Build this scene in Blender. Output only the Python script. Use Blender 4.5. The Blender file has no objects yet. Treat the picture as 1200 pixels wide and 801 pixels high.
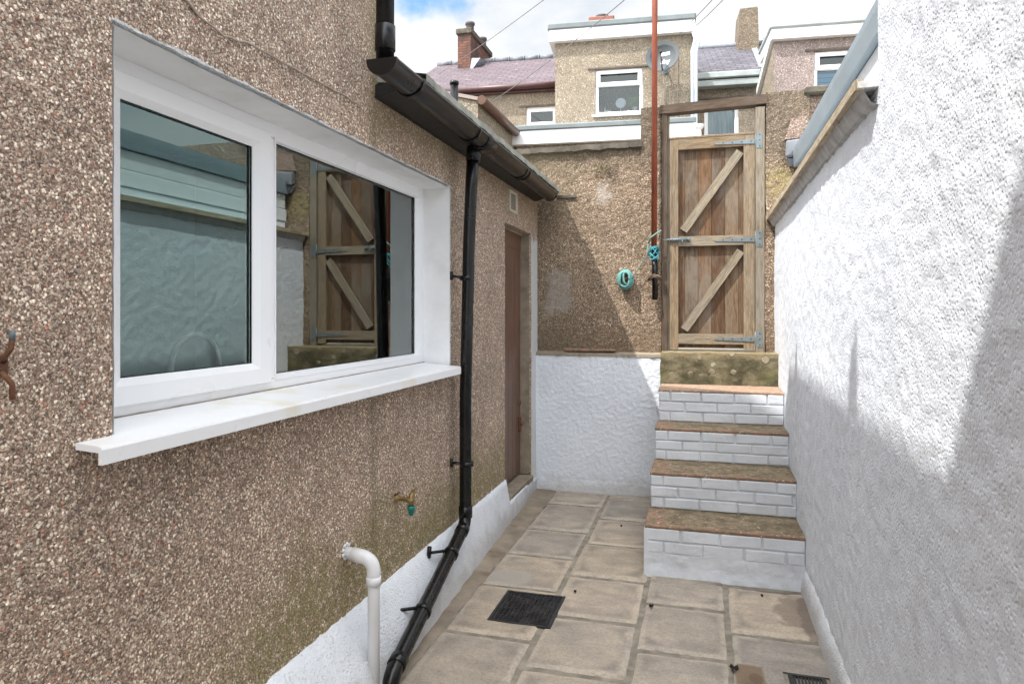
import bpy, math, random
from mathutils import Vector, Matrix, noise
random.seed(7)
R = math.radians
scene = bpy.context.scene
COL = scene.collection

# ------------------------------------------------------------------ camera model
YAW = math.atan(225/800.0)
CA, SA = math.cos(YAW), math.sin(YAW)
def ray(u, v):
    r = (u-600)/800.0
    return Vector((-SA+CA*r, CA+SA*r, (365-v)/800.0))
def onY(u, v, Y):
    d = ray(u, v); return d*(Y/d.y)
def onX(u, v, X):
    d = ray(u, v); return d*(X/d.x)

class Frame:
    def __init__(s, ang): s.m = Matrix.Rotation(ang, 3, 'Z'); s.i = s.m.inverted()
    def w(s, p): return s.m @ Vector(p)
    def at(s, u, v, ly):
        d = s.i @ ray(u, v); return d*(ly/d.y)
WF = Frame(0)

# ------------------------------------------------------------------ node helper
class NT:
    def __init__(s, name, world=False):
        if world:
            s.id = bpy.data.worlds.new(name)
        else:
            s.id = bpy.data.materials.new(name)
        s.id.use_nodes = True
        s.t = s.id.node_tree; s.t.nodes.clear(); s._p = None
    def n(s, typ, ins=None, **props):
        nd = s.t.nodes.new(typ)
        for k, v in props.items(): setattr(nd, k, v)
        if ins:
            for k, v in ins.items(): s.set(nd.inputs[k], v)
        return nd
    def set(s, sock, v):
        if hasattr(v, 'is_output') or isinstance(v, bpy.types.NodeSocket): s.t.links.new(v, sock)
        else:
            if isinstance(v, (tuple, list)) and len(v) == 3 and sock.type == 'RGBA': v = (*v, 1)
            sock.default_value = v
    def pos(s):
        if s._p is None: s._p = s.n('ShaderNodeNewGeometry').outputs['Position']
        return s._p
    def uv(s): return s.n('ShaderNodeUVMap').outputs['UV']
    def rnd(s): return s.n('ShaderNodeAttribute', attribute_name='rnd').outputs['Fac']
    def mapping(s, vec, scale=(1,1,1), loc=(0,0,0), rot=(0,0,0)):
        return s.n('ShaderNodeMapping', {'Vector': vec, 'Scale': scale, 'Location': loc, 'Rotation': rot}).outputs[0]
    def noise(s, scale, detail=3, rough=.55, vec=None, out='Fac', dist=0.0):
        return s.n('ShaderNodeTexNoise', {'Vector': vec or s.pos(), 'Scale': scale, 'Detail': detail, 'Roughness': rough, 'Distortion': dist}).outputs[out]
    def vor(s, scale, vec=None, feature='F1', rand=1.0):
        return s.n('ShaderNodeTexVoronoi', {'Vector': vec or s.pos(), 'Scale': scale, 'Randomness': rand}, feature=feature)
    def math(s, op, a, b=0.0, c=None, clamp=False):
        nd = s.n('ShaderNodeMath', operation=op, use_clamp=clamp)
        s.set(nd.inputs[0], a); s.set(nd.inputs[1], b)
        if c is not None: s.set(nd.inputs[2], c)
        return nd.outputs[0]
    def mix(s, f, a, b, mode='MIX'):
        nd = s.n('ShaderNodeMix', data_type='RGBA', blend_type=mode)
        s.set(nd.inputs[0], f); s.set(nd.inputs[6], a); s.set(nd.inputs[7], b)
        return nd.outputs[2]
    def ramp(s, f, stops, interp='LINEAR'):
        nd = s.n('ShaderNodeValToRGB'); cr = nd.color_ramp; cr.interpolation = interp
        while len(cr.elements) < len(stops): cr.elements.new(.5)
        for e, (p, c) in zip(cr.elements, stops):
            e.position = p
            if not isinstance(c, (tuple, list)): c = (c, c, c)
            e.color = (*c, 1)
        s.set(nd.inputs[0], f); return nd.outputs[0]
    def smooth(s, x, a, b):
        nd = s.n('ShaderNodeMapRange', {'Value': x, 'From Min': a, 'From Max': b}, interpolation_type='SMOOTHSTEP')
        return nd.outputs[0]
    def xyz(s, vec=None):
        nd = s.n('ShaderNodeSeparateXYZ', {0: vec or s.pos()}); return nd.outputs
    def bump(s, h, strength=1.0, dist=.01, normal=None):
        ins = {'Height': h, 'Strength': strength, 'Distance': dist}
        if normal: ins['Normal'] = normal
        return s.n('ShaderNodeBump', ins).outputs[0]
    def done(s, color=(.5,.5,.5), rough=.7, normal=None, metal=0.0, spec=.5, **extra):
        ins = {'Base Color': color, 'Roughness': rough, 'Metallic': metal, 'Specular IOR Level': spec}
        if normal: ins['Normal'] = normal
        ins.update(extra)
        b = s.n('ShaderNodeBsdfPrincipled', ins)
        o = s.n('ShaderNodeOutputMaterial'); s.t.links.new(b.outputs[0], o.inputs[0])
        return s.id

def simple(name, col, rough=.5, metal=0.0, var=.12, scale=9, bumpd=.0006, bscale=60, spec=.5, dirt=None, dirt_amt=.35):
    m = NT(name)
    n1 = m.noise(scale, 5)
    c = m.mix(1, col, m.ramp(n1, [(.3, 1-var), (.7, 1+var*0.6)]), 'MULTIPLY')
    if dirt:
        d = m.smooth(m.noise(scale*.7, 6, .65), .5, .75)
        c = m.mix(m.math('MULTIPLY', d, dirt_amt), c, dirt)
    rr = m.math('ADD', m.math('MULTIPLY', m.noise(scale*2, 3), .2), rough-.1)
    return m.done(c, rr, m.bump(m.noise(bscale, 3), .6, bumpd), metal, spec)

# ---------------------------------------------------------------- pebbledash
def roughcast(name, stones, gap, scale=95, depth=.007, tint=(1,1,1), masks=None, stone_var=.35):
    m = NT(name)
    p = m.pos()
    def warp(sc, amt):
        return m.n('ShaderNodeVectorMath', {0: m.n('ShaderNodeVectorMath', {0: m.noise(sc, 2, out='Color'), 1: (.5,.5,.5)}, operation='SUBTRACT').outputs[0], 3: amt}, operation='SCALE').outputs[0]
    wp = m.n('ShaderNodeVectorMath', {0: p, 1: warp(scale*1.1, 1.1/scale)}, operation='ADD').outputs[0]
    v = m.vor(scale, wp)
    cell = m.xyz(v.outputs['Color'])
    base = m.ramp(cell[0], stones, 'CONSTANT')
    br = m.math('ADD', m.math('MULTIPLY', cell[1], stone_var*2), 1-stone_var)
    base = m.mix(1, base, m.n('ShaderNodeCombineXYZ', {0: br, 1: br, 2: br}).outputs[0], 'MULTIPLY')
    # second, finer layer of chips and grit; dark gap colour paints shade between stones
    v2 = m.vor(scale*2.1, m.mapping(wp, loc=(3.1,1.7,.4)))
    c2 = m.xyz(v2.outputs['Color'])
    fine = m.mix(c2[0], gap, m.ramp(c2[1], stones, 'CONSTANT'))
    dd = m.math('ADD', v.outputs['Distance'], m.math('MULTIPLY', m.math('SUBTRACT', c2[2], .5), .16))
    g = m.math('SUBTRACT', 1.0, m.smooth(dd, .36, .60))
    present = m.math('SUBTRACT', 1.0, m.math('MULTIPLY', m.smooth(cell[2], .74, .76), .9))
    f = m.math('MULTIPLY', g, present)
    c = m.mix(f, fine, base)
    c = m.mix(1, c, m.ramp(m.noise(1.1, 5, .6), [(.3, .86), (.7, 1.12)]), 'MULTIPLY')
    c = m.mix(1, c, m.ramp(m.noise(6, 4, .6), [(.3, .88), (.7, 1.10)]), 'MULTIPLY')
    c = m.mix(1, c, tint, 'MULTIPLY')
    if masks: c = masks(m, c)
    dome = m.math('SUBTRACT', 1.0, m.math('MULTIPLY', v.outputs['Distance'], 1.0))
    h = m.math('ADD', m.math('MULTIPLY', f, m.math('ADD', m.math('MULTIPLY', cell[1], .7), .35)), m.math('MULTIPLY', dome, .35))
    h = m.math('ADD', h, m.math('MULTIPLY', m.math('MULTIPLY', c2[0], m.math('SUBTRACT', 1.0, v2.outputs['Distance'])), .35))
    nrm = m.bump(h, .85, depth)
    return m.done(c, .8, nrm, spec=.35)

ST_A = [(0,(.40,.31,.26)),(.20,(.60,.51,.45)),(.40,(.30,.225,.19)),(.52,(.74,.67,.60)),(.68,(.48,.365,.31)),(.78,(.82,.76,.70)),(.91,(.19,.15,.14)),(.97,(.50,.24,.18))]
ST_B = [(0,(.38,.29,.21)),(.22,(.54,.43,.32)),(.42,(.28,.21,.15)),(.55,(.64,.55,.44)),(.75,(.44,.33,.24)),(.9,(.76,.68,.57))]
ST_C = [(0,(.40,.34,.25)),(.25,(.52,.45,.34)),(.5,(.33,.27,.19)),(.65,(.60,.54,.43)),(.9,(.70,.64,.54))]
ST_D = [(0,(.42,.34,.30)),(.25,(.54,.46,.42)),(.5,(.36,.27,.25)),(.65,(.62,.55,.52)),(.9,(.72,.66,.62))]

def masks_left(m, c):
    x, y, z = m.xyz()
    n = m.noise(3.2, 6, .7); n2 = m.noise(30, 3, .6)
    # green algae band above the white plinth, near part of the wall
    g1 = m.math('SUBTRACT', 1.0, m.smooth(m.math('ADD', z, m.math('MULTIPLY', n, -.7)), -1.46, -1.10))
    g1 = m.math('MULTIPLY', g1, m.smooth(y, 1.3, 2.1))
    g1 = m.math('MULTIPLY', g1, m.smooth(n2, .25, .6))
    c = m.mix(m.math('MULTIPLY', g1, .9), c, m.mix(.72, c, (.22,.20,.05)))
    # rain runs and dull patches
    run = m.smooth(m.noise(4, 5, .65, vec=m.mapping(m.pos(), (1, 2.2, .35))), .52, .70)
    c = m.mix(m.math('MULTIPLY', run, .28), c, m.mix(.5, c, (.12,.095,.075)))
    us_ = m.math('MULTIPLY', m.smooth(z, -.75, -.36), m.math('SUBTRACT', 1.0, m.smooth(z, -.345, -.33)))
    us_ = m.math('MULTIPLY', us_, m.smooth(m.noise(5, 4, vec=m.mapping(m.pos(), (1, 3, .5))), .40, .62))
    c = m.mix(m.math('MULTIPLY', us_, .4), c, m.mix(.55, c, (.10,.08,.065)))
    # damp yellowish stain under the gutter
    g2 = m.math('MULTIPLY', m.smooth(m.math('ADD', z, m.math('MULTIPLY', n, .5)), .90, 1.16), m.smooth(y, 2.5, 2.75))
    c = m.mix(m.math('MULTIPLY', g2, .75), c, m.mix(.6, c, (.24,.17,.06)))
    # white painted strip right of the door
    e = m.math('MULTIPLY', m.math('SUBTRACT', m.noise(22, 4), .5), .06)
    w = m.math('MULTIPLY', m.smooth(m.math('ADD', y, e), 5.475, 5.485), m.math('SUBTRACT', 1.0, m.smooth(m.math('ADD', z, m.math('MULTIPLY', e, 4)), .60, .62)))
    c = m.mix(w, c, (.78,.78,.77))
    # paint lapped over the edge of the window opening
    pe = m.math('ADD', .003, m.math('MULTIPLY', e, .45))
    wt = m.math('MULTIPLY', m.math('MULTIPLY', m.math('GREATER_THAN', z, .70), m.math('LESS_THAN', z, m.math('ADD', .707, pe))), m.math('MULTIPLY', m.math('GREATER_THAN', y, 1.32), m.math('LESS_THAN', y, 3.62)))
    wr = m.math('MULTIPLY', m.math('MULTIPLY', m.math('GREATER_THAN', y, 3.60), m.math('LESS_THAN', y, m.math('ADD', 3.607, pe))), m.math('MULTIPLY', m.math('GREATER_THAN', z, -.31), m.math('LESS_THAN', z, .71)))
    c = m.mix(m.math('MAXIMUM', wt, wr), c, (.74,.74,.73))
    # pale mortar patch near the vent
    d = m.n('ShaderNodeVectorMath', {0: m.pos(), 1: (-1.375, 4.02, .66)}, operation='DISTANCE').outputs['Value']
    pt = m.math('SUBTRACT', 1.0, m.smooth(m.math('ADD', d, m.math('MULTIPLY', m.noise(12, 3), .1)), .11, .15))
    c = m.mix(m.math('MULTIPLY', pt, .8), c, (.36,.33,.29))
    # faint darker olive line where the two parts of the house meet
    j = m.math('SUBTRACT', 1.0, m.smooth(m.math('ABSOLUTE', m.math('ADD', m.math('SUBTRACT', y, 2.68), m.math('MULTIPLY', e, .8))), .01, .05))
    c = m.mix(m.math('MULTIPLY', j, .55), c, m.mix(.6, c, (.16,.14,.06)))
    return c
def masks_back(m, c):
    x, y, z = m.xyz()
    n = m.noise(2.6, 7, .7); n2 = m.noise(14, 4, .6)
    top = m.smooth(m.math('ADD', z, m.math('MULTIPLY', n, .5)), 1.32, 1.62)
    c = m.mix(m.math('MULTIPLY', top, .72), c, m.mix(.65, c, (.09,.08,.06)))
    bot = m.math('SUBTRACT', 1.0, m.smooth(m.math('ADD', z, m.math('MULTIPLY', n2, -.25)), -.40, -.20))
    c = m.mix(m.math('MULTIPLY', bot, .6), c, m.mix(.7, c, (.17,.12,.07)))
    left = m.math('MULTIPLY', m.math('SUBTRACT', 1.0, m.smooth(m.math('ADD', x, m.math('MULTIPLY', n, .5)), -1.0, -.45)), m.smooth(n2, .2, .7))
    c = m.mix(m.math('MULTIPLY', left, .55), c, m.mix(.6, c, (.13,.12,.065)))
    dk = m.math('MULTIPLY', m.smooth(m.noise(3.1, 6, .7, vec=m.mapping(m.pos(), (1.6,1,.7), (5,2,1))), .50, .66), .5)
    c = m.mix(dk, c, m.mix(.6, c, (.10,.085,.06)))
    # old whitewash patch
    e = m.math('MULTIPLY', m.math('SUBTRACT', m.noise(9, 5, .65), .5), .25)
    px = m.math('SUBTRACT', 1.0, m.smooth(m.math('ADD', m.math('ABSOLUTE', m.math('SUBTRACT', x, -1.19)), e), .08, .13))
    pz = m.math('SUBTRACT', 1.0, m.smooth(m.math('ADD', m.math('ABSOLUTE', m.math('SUBTRACT', z, .16)), e), .14, .2))
    c = m.mix(m.math('MULTIPLY', m.math('MULTIPLY', px, pz), .6), c, (.36,.33,.29))
    px2 = m.math('SUBTRACT', 1.0, m.smooth(m.math('ADD', m.math('ABSOLUTE', m.math('SUBTRACT', x, -.80)), e), .0, .10))
    pz2 = m.math('SUBTRACT', 1.0, m.smooth(m.math('ADD', m.math('ABSOLUTE', m.math('SUBTRACT', z, .98)), e), .03, .12))
    c = m.mix(m.math('MULTIPLY', m.math('MULTIPLY', px2, pz2), .6), c, (.50,.44,.38))
    # yellow lichen right of the gate
    d = m.n('ShaderNodeVectorMath', {0: m.pos(), 1: (.57, 5.68, 1.0)}, operation='DISTANCE').outputs['Value']
    ly = m.math('SUBTRACT', 1.0, m.smooth(m.math('ADD', d, m.math('MULTIPLY', n2, .3)), .18, .36))
    c = m.mix(m.math('MULTIPLY', m.math('MULTIPLY', ly, m.smooth(n2, .3, .65)), .7), c, (.36,.31,.10))
    return c
M = {}
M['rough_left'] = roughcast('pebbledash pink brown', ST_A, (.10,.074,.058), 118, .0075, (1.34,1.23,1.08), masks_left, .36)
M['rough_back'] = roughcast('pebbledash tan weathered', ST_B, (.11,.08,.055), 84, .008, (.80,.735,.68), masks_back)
M['rough_house'] = roughcast('pebbledash pale tan', ST_C, (.20,.17,.14), 44, .010, (.76,.735,.71))
M['rough_chim'] = roughcast('grey brown chimney render', ST_C, (.12,.10,.08), 40, .010, (.50,.455,.42))
M['rough_pink'] = roughcast('pebbledash pale pink', ST_D, (.22,.17,.16), 44, .010, (.76,.74,.73))
M['rough_patch'] = roughcast('pebbledash fresh patch', ST_D, (.18,.14,.12), 70, .008, (.80,.70,.62))

# ---------------------------------------------------------------- white masonry
def white_wall(name, col=(.76,.80,.86), strength=.62):
    m = NT(name)
    p = m.pos()
    sw = m.mapping(p, (1,1,1), rot=(.7,0,0))
    a = m.noise(6, 4, .6)
    warp = m.n('ShaderNodeVectorMath', {0: p, 1: m.n('ShaderNodeVectorMath', {0: m.noise(5, 3, out='Color'), 3: .25}, operation='SCALE').outputs[0]}, operation='ADD').outputs[0]
    wv = m.noise(42, 3, .6, vec=m.mapping(warp, (1,1.0,.32), rot=(.55,.4,0)), dist=.6)
    grit = m.noise(110, 3, .65)
    pit = m.smooth(m.vor(70).outputs['Distance'], .05, .45)
    grit2 = m.noise(45, 4, .6)
    pat = m.smooth(m.noise(2.0, 3), .42, .58)
    h = m.math('ADD', m.math('MULTIPLY', m.math('MULTIPLY', wv, pat), .7), m.math('ADD', m.math('MULTIPLY', grit, .6), m.math('MULTIPLY', grit2, .45)))
    h = m.math('ADD', h, m.math('MULTIPLY', pit, .40))
    h = m.math('ADD', h, m.math('MULTIPLY', a, .8))
    c = m.mix(1, col, m.ramp(m.noise(1.6, 6, .6), [(.35,(.93,.93,.94)),(.7,(1.04,1.04,1.03))]), 'MULTIPLY')
    dr = m.smooth(m.noise(3, 6, .7, vec=m.mapping(p, (1, 2.4, .45), (1,5,2))), .54, .72)
    c = m.mix(m.math('MULTIPLY', dr, .22), c, (.50,.49,.46))
    # specks where the coat missed the deep pits
    sp = m.smooth(m.math('SUBTRACT', m.noise(95, 2), m.math('MULTIPLY', m.noise(3, 4), .22)), .60, .66)
    c = m.mix(m.math('MULTIPLY', sp, .45), c, (.40,.40,.41))
    # dirt splash close to the paving
    z = m.xyz()[2]
    dz = m.math('SUBTRACT', 1.0, m.smooth(m.math('ADD', z, m.math('MULTIPLY', m.noise(8, 5), -.22)), -1.60, -1.44))
    c = m.mix(m.math('MULTIPLY', dz, .5), c, (.30,.26,.20))
    return m.done(c, .75, m.bump(h, strength, .0085), spec=.3)
M['white_wall'] = white_wall('white painted render')
M['white_plinth'] = white_wall('white painted plinth', (.78,.81,.855), .9)
def painted_brick():
    m = NT('pale grey masonry paint')
    n = m.noise(5, 5)
    c = m.mix(1, (.66,.69,.73), m.ramp(n, [(.3,.9),(.7,1.06)]), 'MULTIPLY')
    chip = m.smooth(m.noise(38, 5, .7), .66, .70)
    c = m.mix(m.math('MULTIPLY', chip, .5), c, (.30,.27,.25))
    h = m.math('ADD', m.noise(28, 5, .6), m.math('MULTIPLY', m.smooth(m.noise(11, 4, .6, dist=1.2), .45, .6), .5))
    return m.done(c, .6, m.bump(h, .55, .004), spec=.4)
M['paint_brick'] = painted_brick()

# ---------------------------------------------------------------- paving
def slab_mat():
    m = NT('sandstone slabs')
    uv = m.uv(); ux, uy, _ = m.xyz(uv); rn = m.rnd()
    p = m.pos()
    warp = m.math('MULTIPLY', m.math('SUBTRACT', m.noise(9, 4), .5), .16)
    dx = m.math('MULTIPLY', m.math('ABSOLUTE', m.math('SUBTRACT', ux, .5)), 2)
    dy = m.math('MULTIPLY', m.math('ABSOLUTE', m.math('SUBTRACT', uy, .5)), 2)
    mx = m.math('ADD', m.math('MAXIMUM', dx, dy), warp)
    rad = m.math('ADD', m.math('SQRT', m.math('ADD', m.math('MULTIPLY', dx, dx), m.math('MULTIPLY', dy, dy))), warp)
    base = m.ramp(rn, [(0,(.35,.31,.265)),(.25,(.43,.375,.315)),(.5,(.335,.305,.27)),(.75,(.46,.385,.31)),(1,(.39,.335,.27))])
    off = m.n('ShaderNodeVectorMath', {0: p, 1: m.n('ShaderNodeCombineXYZ', {0: m.math('MULTIPLY', rn, 13), 1: m.math('MULTIPLY', rn, 7), 2: 0.0}).outputs[0]}, operation='ADD').outputs[0]
    streak = m.noise(3, 6, .6, vec=m.mapping(off, (1.6, 3.6, 1)), dist=.5)
    c = m.mix(1, base, m.ramp(streak, [(.3,(.78,.79,.81)),(.7,(1.18,1.15,1.10))]), 'MULTIPLY')
    c = m.mix(1, c, m.ramp(m.noise(4, 6, .7, vec=off), [(.3,(.80,.80,.80)),(.7,(1.15,1.13,1.1))]), 'MULTIPLY')
    # grime caught between the worn centre and the corners
    ring = m.math('MULTIPLY', m.smooth(rad, .72, .98), m.math('SUBTRACT', 1.0, m.smooth(mx, .70, .86)))
    ring = m.math('MULTIPLY', ring, m.smooth(m.noise(4, 4, vec=off), .30, .52))
    c = m.mix(m.math('MULTIPLY', ring, .65), c, (.19,.17,.15))
    bl = m.math('MULTIPLY', m.smooth(m.noise(2.2, 5, .6, vec=off), .52, .68), .5)
    c = m.mix(bl, c, (.26,.235,.205))
    # pale worn margin
    rim = m.math('MULTIPLY', m.smooth(mx, .80, .90), m.smooth(m.noise(9, 5, .7, vec=off), .34, .58))
    c = m.mix(m.math('MULTIPLY', rim, .5), c, (.54,.47,.38))
    c = m.mix(1, c, m.ramp(m.noise(85, 4, .7), [(.34,(.80,.80,.80)),(.6,(1.08,1.07,1.06))]), 'MULTIPLY')
    edge = m.math('MULTIPLY', m.smooth(mx, .955, .985), m.smooth(m.noise(12, 4), .35, .55))
    c = m.mix(m.math('MULTIPLY', edge, .7), c, (.15,.13,.105))
    # wet marks near the gully and by the steps; dark band at step foot
    X, Y, Z = m.xyz(p)
    def blob(cx, cy, rx, ry, col, amt, c, nz=.5, sq=False):
        a = m.math('DIVIDE', m.math('SUBTRACT', X, cx), rx); b = m.math('DIVIDE', m.math('SUBTRACT', Y, cy), ry)
        r_ = m.math('MAXIMUM', m.math('ABSOLUTE', a), m.math('ABSOLUTE', b)) if sq else m.math('SQRT', m.math('ADD', m.math('MULTIPLY', a, a), m.math('MULTIPLY', b, b)))
        d = m.math('ADD', r_, m.math('MULTIPLY', m.math('SUBTRACT', m.noise(9, 4), .5), nz*2))
        f = m.math('MULTIPLY', m.math('SUBTRACT', 1.0, m.smooth(d, .75, 1.0)), amt)
        return m.mix(f, c, col)
    c = blob(.185, 2.98, .062, .095, (.17,.105,.055), .8, c, .22, True)
    c = blob(.205, 2.96, .03, .05, (.11,.07,.04), .6, c, .5)
    c = blob(.44, 3.66, .11, .20, (.19,.145,.11), .65, c, .8)
    c = blob(.50, 3.60, .06, .33, (.14,.105,.08), .6, c, .6)
    c = blob(-1.08, 3.72, .16, .12, (.38,.35,.31), .6, c)
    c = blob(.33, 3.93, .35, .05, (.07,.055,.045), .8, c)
    c = m.mix(m.math('MULTIPLY', m.smooth(m.noise(60, 3), .66, .72), .35), c, (.12,.10,.08))
    h = m.math('ADD', m.math('MULTIPLY', streak, .8), m.math('MULTIPLY', m.noise(90, 5, .7), .5))
    h = m.math('ADD', h, m.math('MULTIPLY', m.smooth(mx, .78, .92), -.5))
    return m.done(c, .68, m.bump(h, .9, .006), spec=.35)
M['slab'] = slab_mat()
M['mortar'] = simple('grey brown mortar', (.265,.235,.19), .9, var=.4, scale=14, bumpd=.004, bscale=45, spec=.2, dirt=(.10,.08,.06), dirt_amt=.7)
M['strip'] = simple('brown concrete', (.29,.24,.185), .9, var=.3, scale=6, bumpd=.004, bscale=50, spec=.2, dirt=(.14,.10,.07), dirt_amt=.7)
M['ground'] = simple('lane concrete', (.22,.20,.17), .9, var=.2, scale=2, spec=.2)
M['sill_conc'] = simple('weathered cement', (.30,.25,.19), .9, var=.3, scale=9, bumpd=.004, bscale=60, spec=.2, dirt=(.12,.11,.08), dirt_amt=.6)

def tread_mat():
    m = NT('brick and mossy cement tread')
    uv = m.uv(); ux, uy, _ = m.xyz(uv)     # uy = distance in metres from the nosing, ux = along
    n = m.noise(30, 4)
    red = m.mix(m.smooth(m.noise(26, 4, .7), .40, .58), (.33,.19,.13), (.20,.15,.10))
    red = m.mix(m.smooth(m.noise(40, 4, .7), .6, .66), red, (.62,.55,.48))
    cem = m.mix(m.smooth(m.noise(12, 6, .7), .40, .6), (.25,.195,.13), (.14,.108,.07))
    cem = m.mix(m.smooth(m.noise(35, 4, .7), .56, .64), cem, (.38,.32,.19))
    f = m.smooth(m.math('ADD', uy, m.math('MULTIPLY', m.math('SUBTRACT', n, .5), .09)), .025, .04)
    lf = m.smooth(m.math('ADD', ux, m.math('MULTIPLY', m.math('SUBTRACT', n, .5), .10)), .10, .12)
    f = m.math('MULTIPLY', f, m.math('MAXIMUM', lf, m.smooth(n, .5, .62)))
    c = m.mix(f, red, cem)
    return m.done(c, .85, m.bump(m.noise(55, 5, .7), 1, .006), spec=.2)
M['tread'] = tread_mat()
def tread_top():
    m = NT('pale orange brick tread')
    c = m.mix(m.smooth(m.noise(30, 5, .7), .35, .65), (.40,.28,.20), (.31,.21,.15))
    c = m.mix(m.smooth(m.noise(45, 4), .62, .68), c, (.66,.60,.54))
    return m.done(c, .85, m.bump(m.noise(55, 5, .7), 1, .005), spec=.2)
M['tread_top'] = tread_top()
def stone_mat():
    m = NT('mossy concrete threshold')
    z = m.xyz()[2]
    c = m.mix(m.smooth(m.noise(5, 7, .75), .36, .62), (.075,.068,.040), (.19,.165,.105))
    c = m.mix(m.math('MULTIPLY', m.smooth(m.noise(3.5, 5, .6, vec=m.mapping(m.pos(), loc=(3,1,2))), .52, .7), .6), c, (.13,.14,.04))
    top = m.smooth(m.math('ADD', z, m.math('MULTIPLY', m.math('SUBTRACT', m.noise(18, 4), .5), .07)), -.365, -.325)
    c = m.mix(m.math('MULTIPLY', top, .6), c, (.34,.27,.16))
    v = m.vor(13, m.mapping(m.pos(), (1, 1, 1.1)))
    li = m.math('MULTIPLY', m.math('SUBTRACT', 1.0, m.smooth(m.math('ADD', v.outputs['Distance'], m.math('MULTIPLY', m.noise(40, 4), .25)), .46, .54)), m.smooth(m.xyz(v.outputs['Color'])[0], .58, .62))
    li = m.math('MULTIPLY', li, m.smooth(z, -.52, -.44))
    c = m.mix(m.math('MULTIPLY', li, .6), c, (.42,.38,.28))
    return m.done(c, .9, m.bump(m.math('ADD', m.noise(25, 6, .7), li), 1, .012), spec=.2)
M['stone'] = stone_mat()

# ---------------------------------------------------------------- timber
def wood(name, cols, grain=1.0, rough=.75, greyness=.4):
    m = NT(name)
    uv = m.uv(); rn = m.rnd()
    off = m.n('ShaderNodeVectorMath', {0: uv, 1: m.n('ShaderNodeCombineXYZ', {0: m.math('MULTIPLY', rn, 17), 1: m.math('MULTIPLY', rn, 31), 2: 0.0}).outputs[0]}, operation='ADD').outputs[0]
    base = m.ramp(rn, cols)
    g = m.noise(9, 6, .65, vec=m.mapping(off, (9, .7, 1)), dist=.8)
    fine = m.noise(60, 4, .6, vec=m.mapping(off, (6, .35, 1)))
    c = m.mix(1, base, m.ramp(g, [(.28,(.42,.38,.33)),(.5,(.93,.92,.90)),(.72,(1.4,1.36,1.3))]), 'MULTIPLY')
    c = m.mix(1, c, m.ramp(fine, [(.35,(.75,.74,.72)),(.65,(1.12,1.12,1.12))]), 'MULTIPLY')
    grey = m.smooth(m.noise(2.4, 6, .7, vec=m.mapping(off, (2, .8, 1))), .42, .66)
    c = m.mix(m.math('MULTIPLY', grey, greyness), c, (.25,.225,.19))
    st = m.smooth(m.noise(3.5, 6, .75, vec=m.mapping(off, (3, .6, 1), (4,2,0))), .54, .68)
    c = m.mix(m.math('MULTIPLY', st, .55), c, (.075,.055,.04))
    kn = m.vor(3.4, m.mapping(off, (2.2, .8, 1)))
    k = m.math('SUBTRACT', 1.0, m.smooth(kn.outputs['Distance'], .05, .13))
    c = m.mix(m.math('MULTIPLY', k, .8), c, (.10,.055,.03))
    h = m.math('ADD', m.math('MULTIPLY', g, .6), m.math('MULTIPLY', fine, .6))
    return m.done(c, rough, m.bump(h, .8, .003), spec=.25)
M['boards'] = wood('weathered red brown boards', [(0,(.105,.056,.031)),(.35,(.195,.112,.060)),(.7,(.14,.100,.070)),(1,(.23,.155,.095))], greyness=.5)
M['frame_wood'] = wood('grey weathered rails', [(0,(.25,.175,.105)),(.4,(.31,.265,.20)),(1,(.27,.20,.13))], greyness=.55)
M['brace_wood'] = wood('grey weathered braces', [(0,(.31,.265,.20)),(1,(.28,.235,.175))], greyness=.6)
M['post_dark'] = wood('dark stained post', [(0,(.10,.07,.05)),(1,(.12,.085,.062))], greyness=.2)
M['post_grey'] = wood('silvered post', [(0,(.26,.225,.175)),(1,(.29,.25,.195))], greyness=.6)
M['pale_timber'] = wood('pale batten', [(0,(.52,.43,.31)),(1,(.56,.47,.35))], greyness=.4)
M['door_brown'] = simple('brown painted door', (.155,.082,.052), .45, var=.18, scale=5, bumpd=.001, bscale=40, dirt=(.22,.15,.11), dirt_amt=.35)

# ---------------------------------------------------------------- others
M['upvc'] = simple('white upvc', (.91,.915,.92), .3, var=.01, scale=1, bumpd=.00001, bscale=5, spec=.5)
def sill_m():
    m = NT('stained white sill')
    c = m.mix(m.math('MULTIPLY', m.smooth(m.noise(4.5, 4, .5), .56, .72), .5), (.88,.885,.89), (.76,.68,.48))
    c = m.mix(m.math('MULTIPLY', m.smooth(m.noise(22, 5, .7), .58, .75), .25), c, (.55,.50,.42))
    return m.done(c, .32)
M['sill'] = sill_m()
M['reveal'] = simple('white painted reveal', (.88,.88,.875), .6, var=.05, scale=8, bumpd=.002, bscale=30, dirt=(.5,.48,.44), dirt_amt=.2)
M['black_pl'] = simple('black plastic', (.005,.005,.0055), .26, var=.3, scale=6, bumpd=.0001, spec=.4, dirt=(.022,.020,.018), dirt_amt=.5)
M['gutter'] = simple('weathered black gutter', (.007,.006,.006), .30, var=.4, scale=5, bumpd=.0003, spec=.4, dirt=(.032,.026,.024), dirt_amt=.7)
M['soffit'] = simple('black soffit board', (.006,.006,.006), .5, var=.3)
M['white_pl'] = simple('white plastic pipe', (.74,.74,.75), .35, var=.06, scale=8, dirt=(.5,.47,.42), dirt_amt=.25)
M['roof_edge'] = simple('lichened roof edge', (.34,.34,.29), .9, var=.35, scale=12, bumpd=.006, bscale=40, dirt=(.14,.16,.08), dirt_amt=.6)
M['felt'] = simple('grey roofing felt', (.19,.215,.22), .85, var=.2, scale=3, dirt=(.30,.32,.31), dirt_amt=.4)
M['felt_light'] = simple('pale green grey felt edge', (.40,.44,.43), .8, var=.2, scale=3, dirt=(.25,.27,.26), dirt_amt=.5)
M['fascia'] = simple('white fascia', (.82,.82,.82), .4, var=.04, scale=3)
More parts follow.
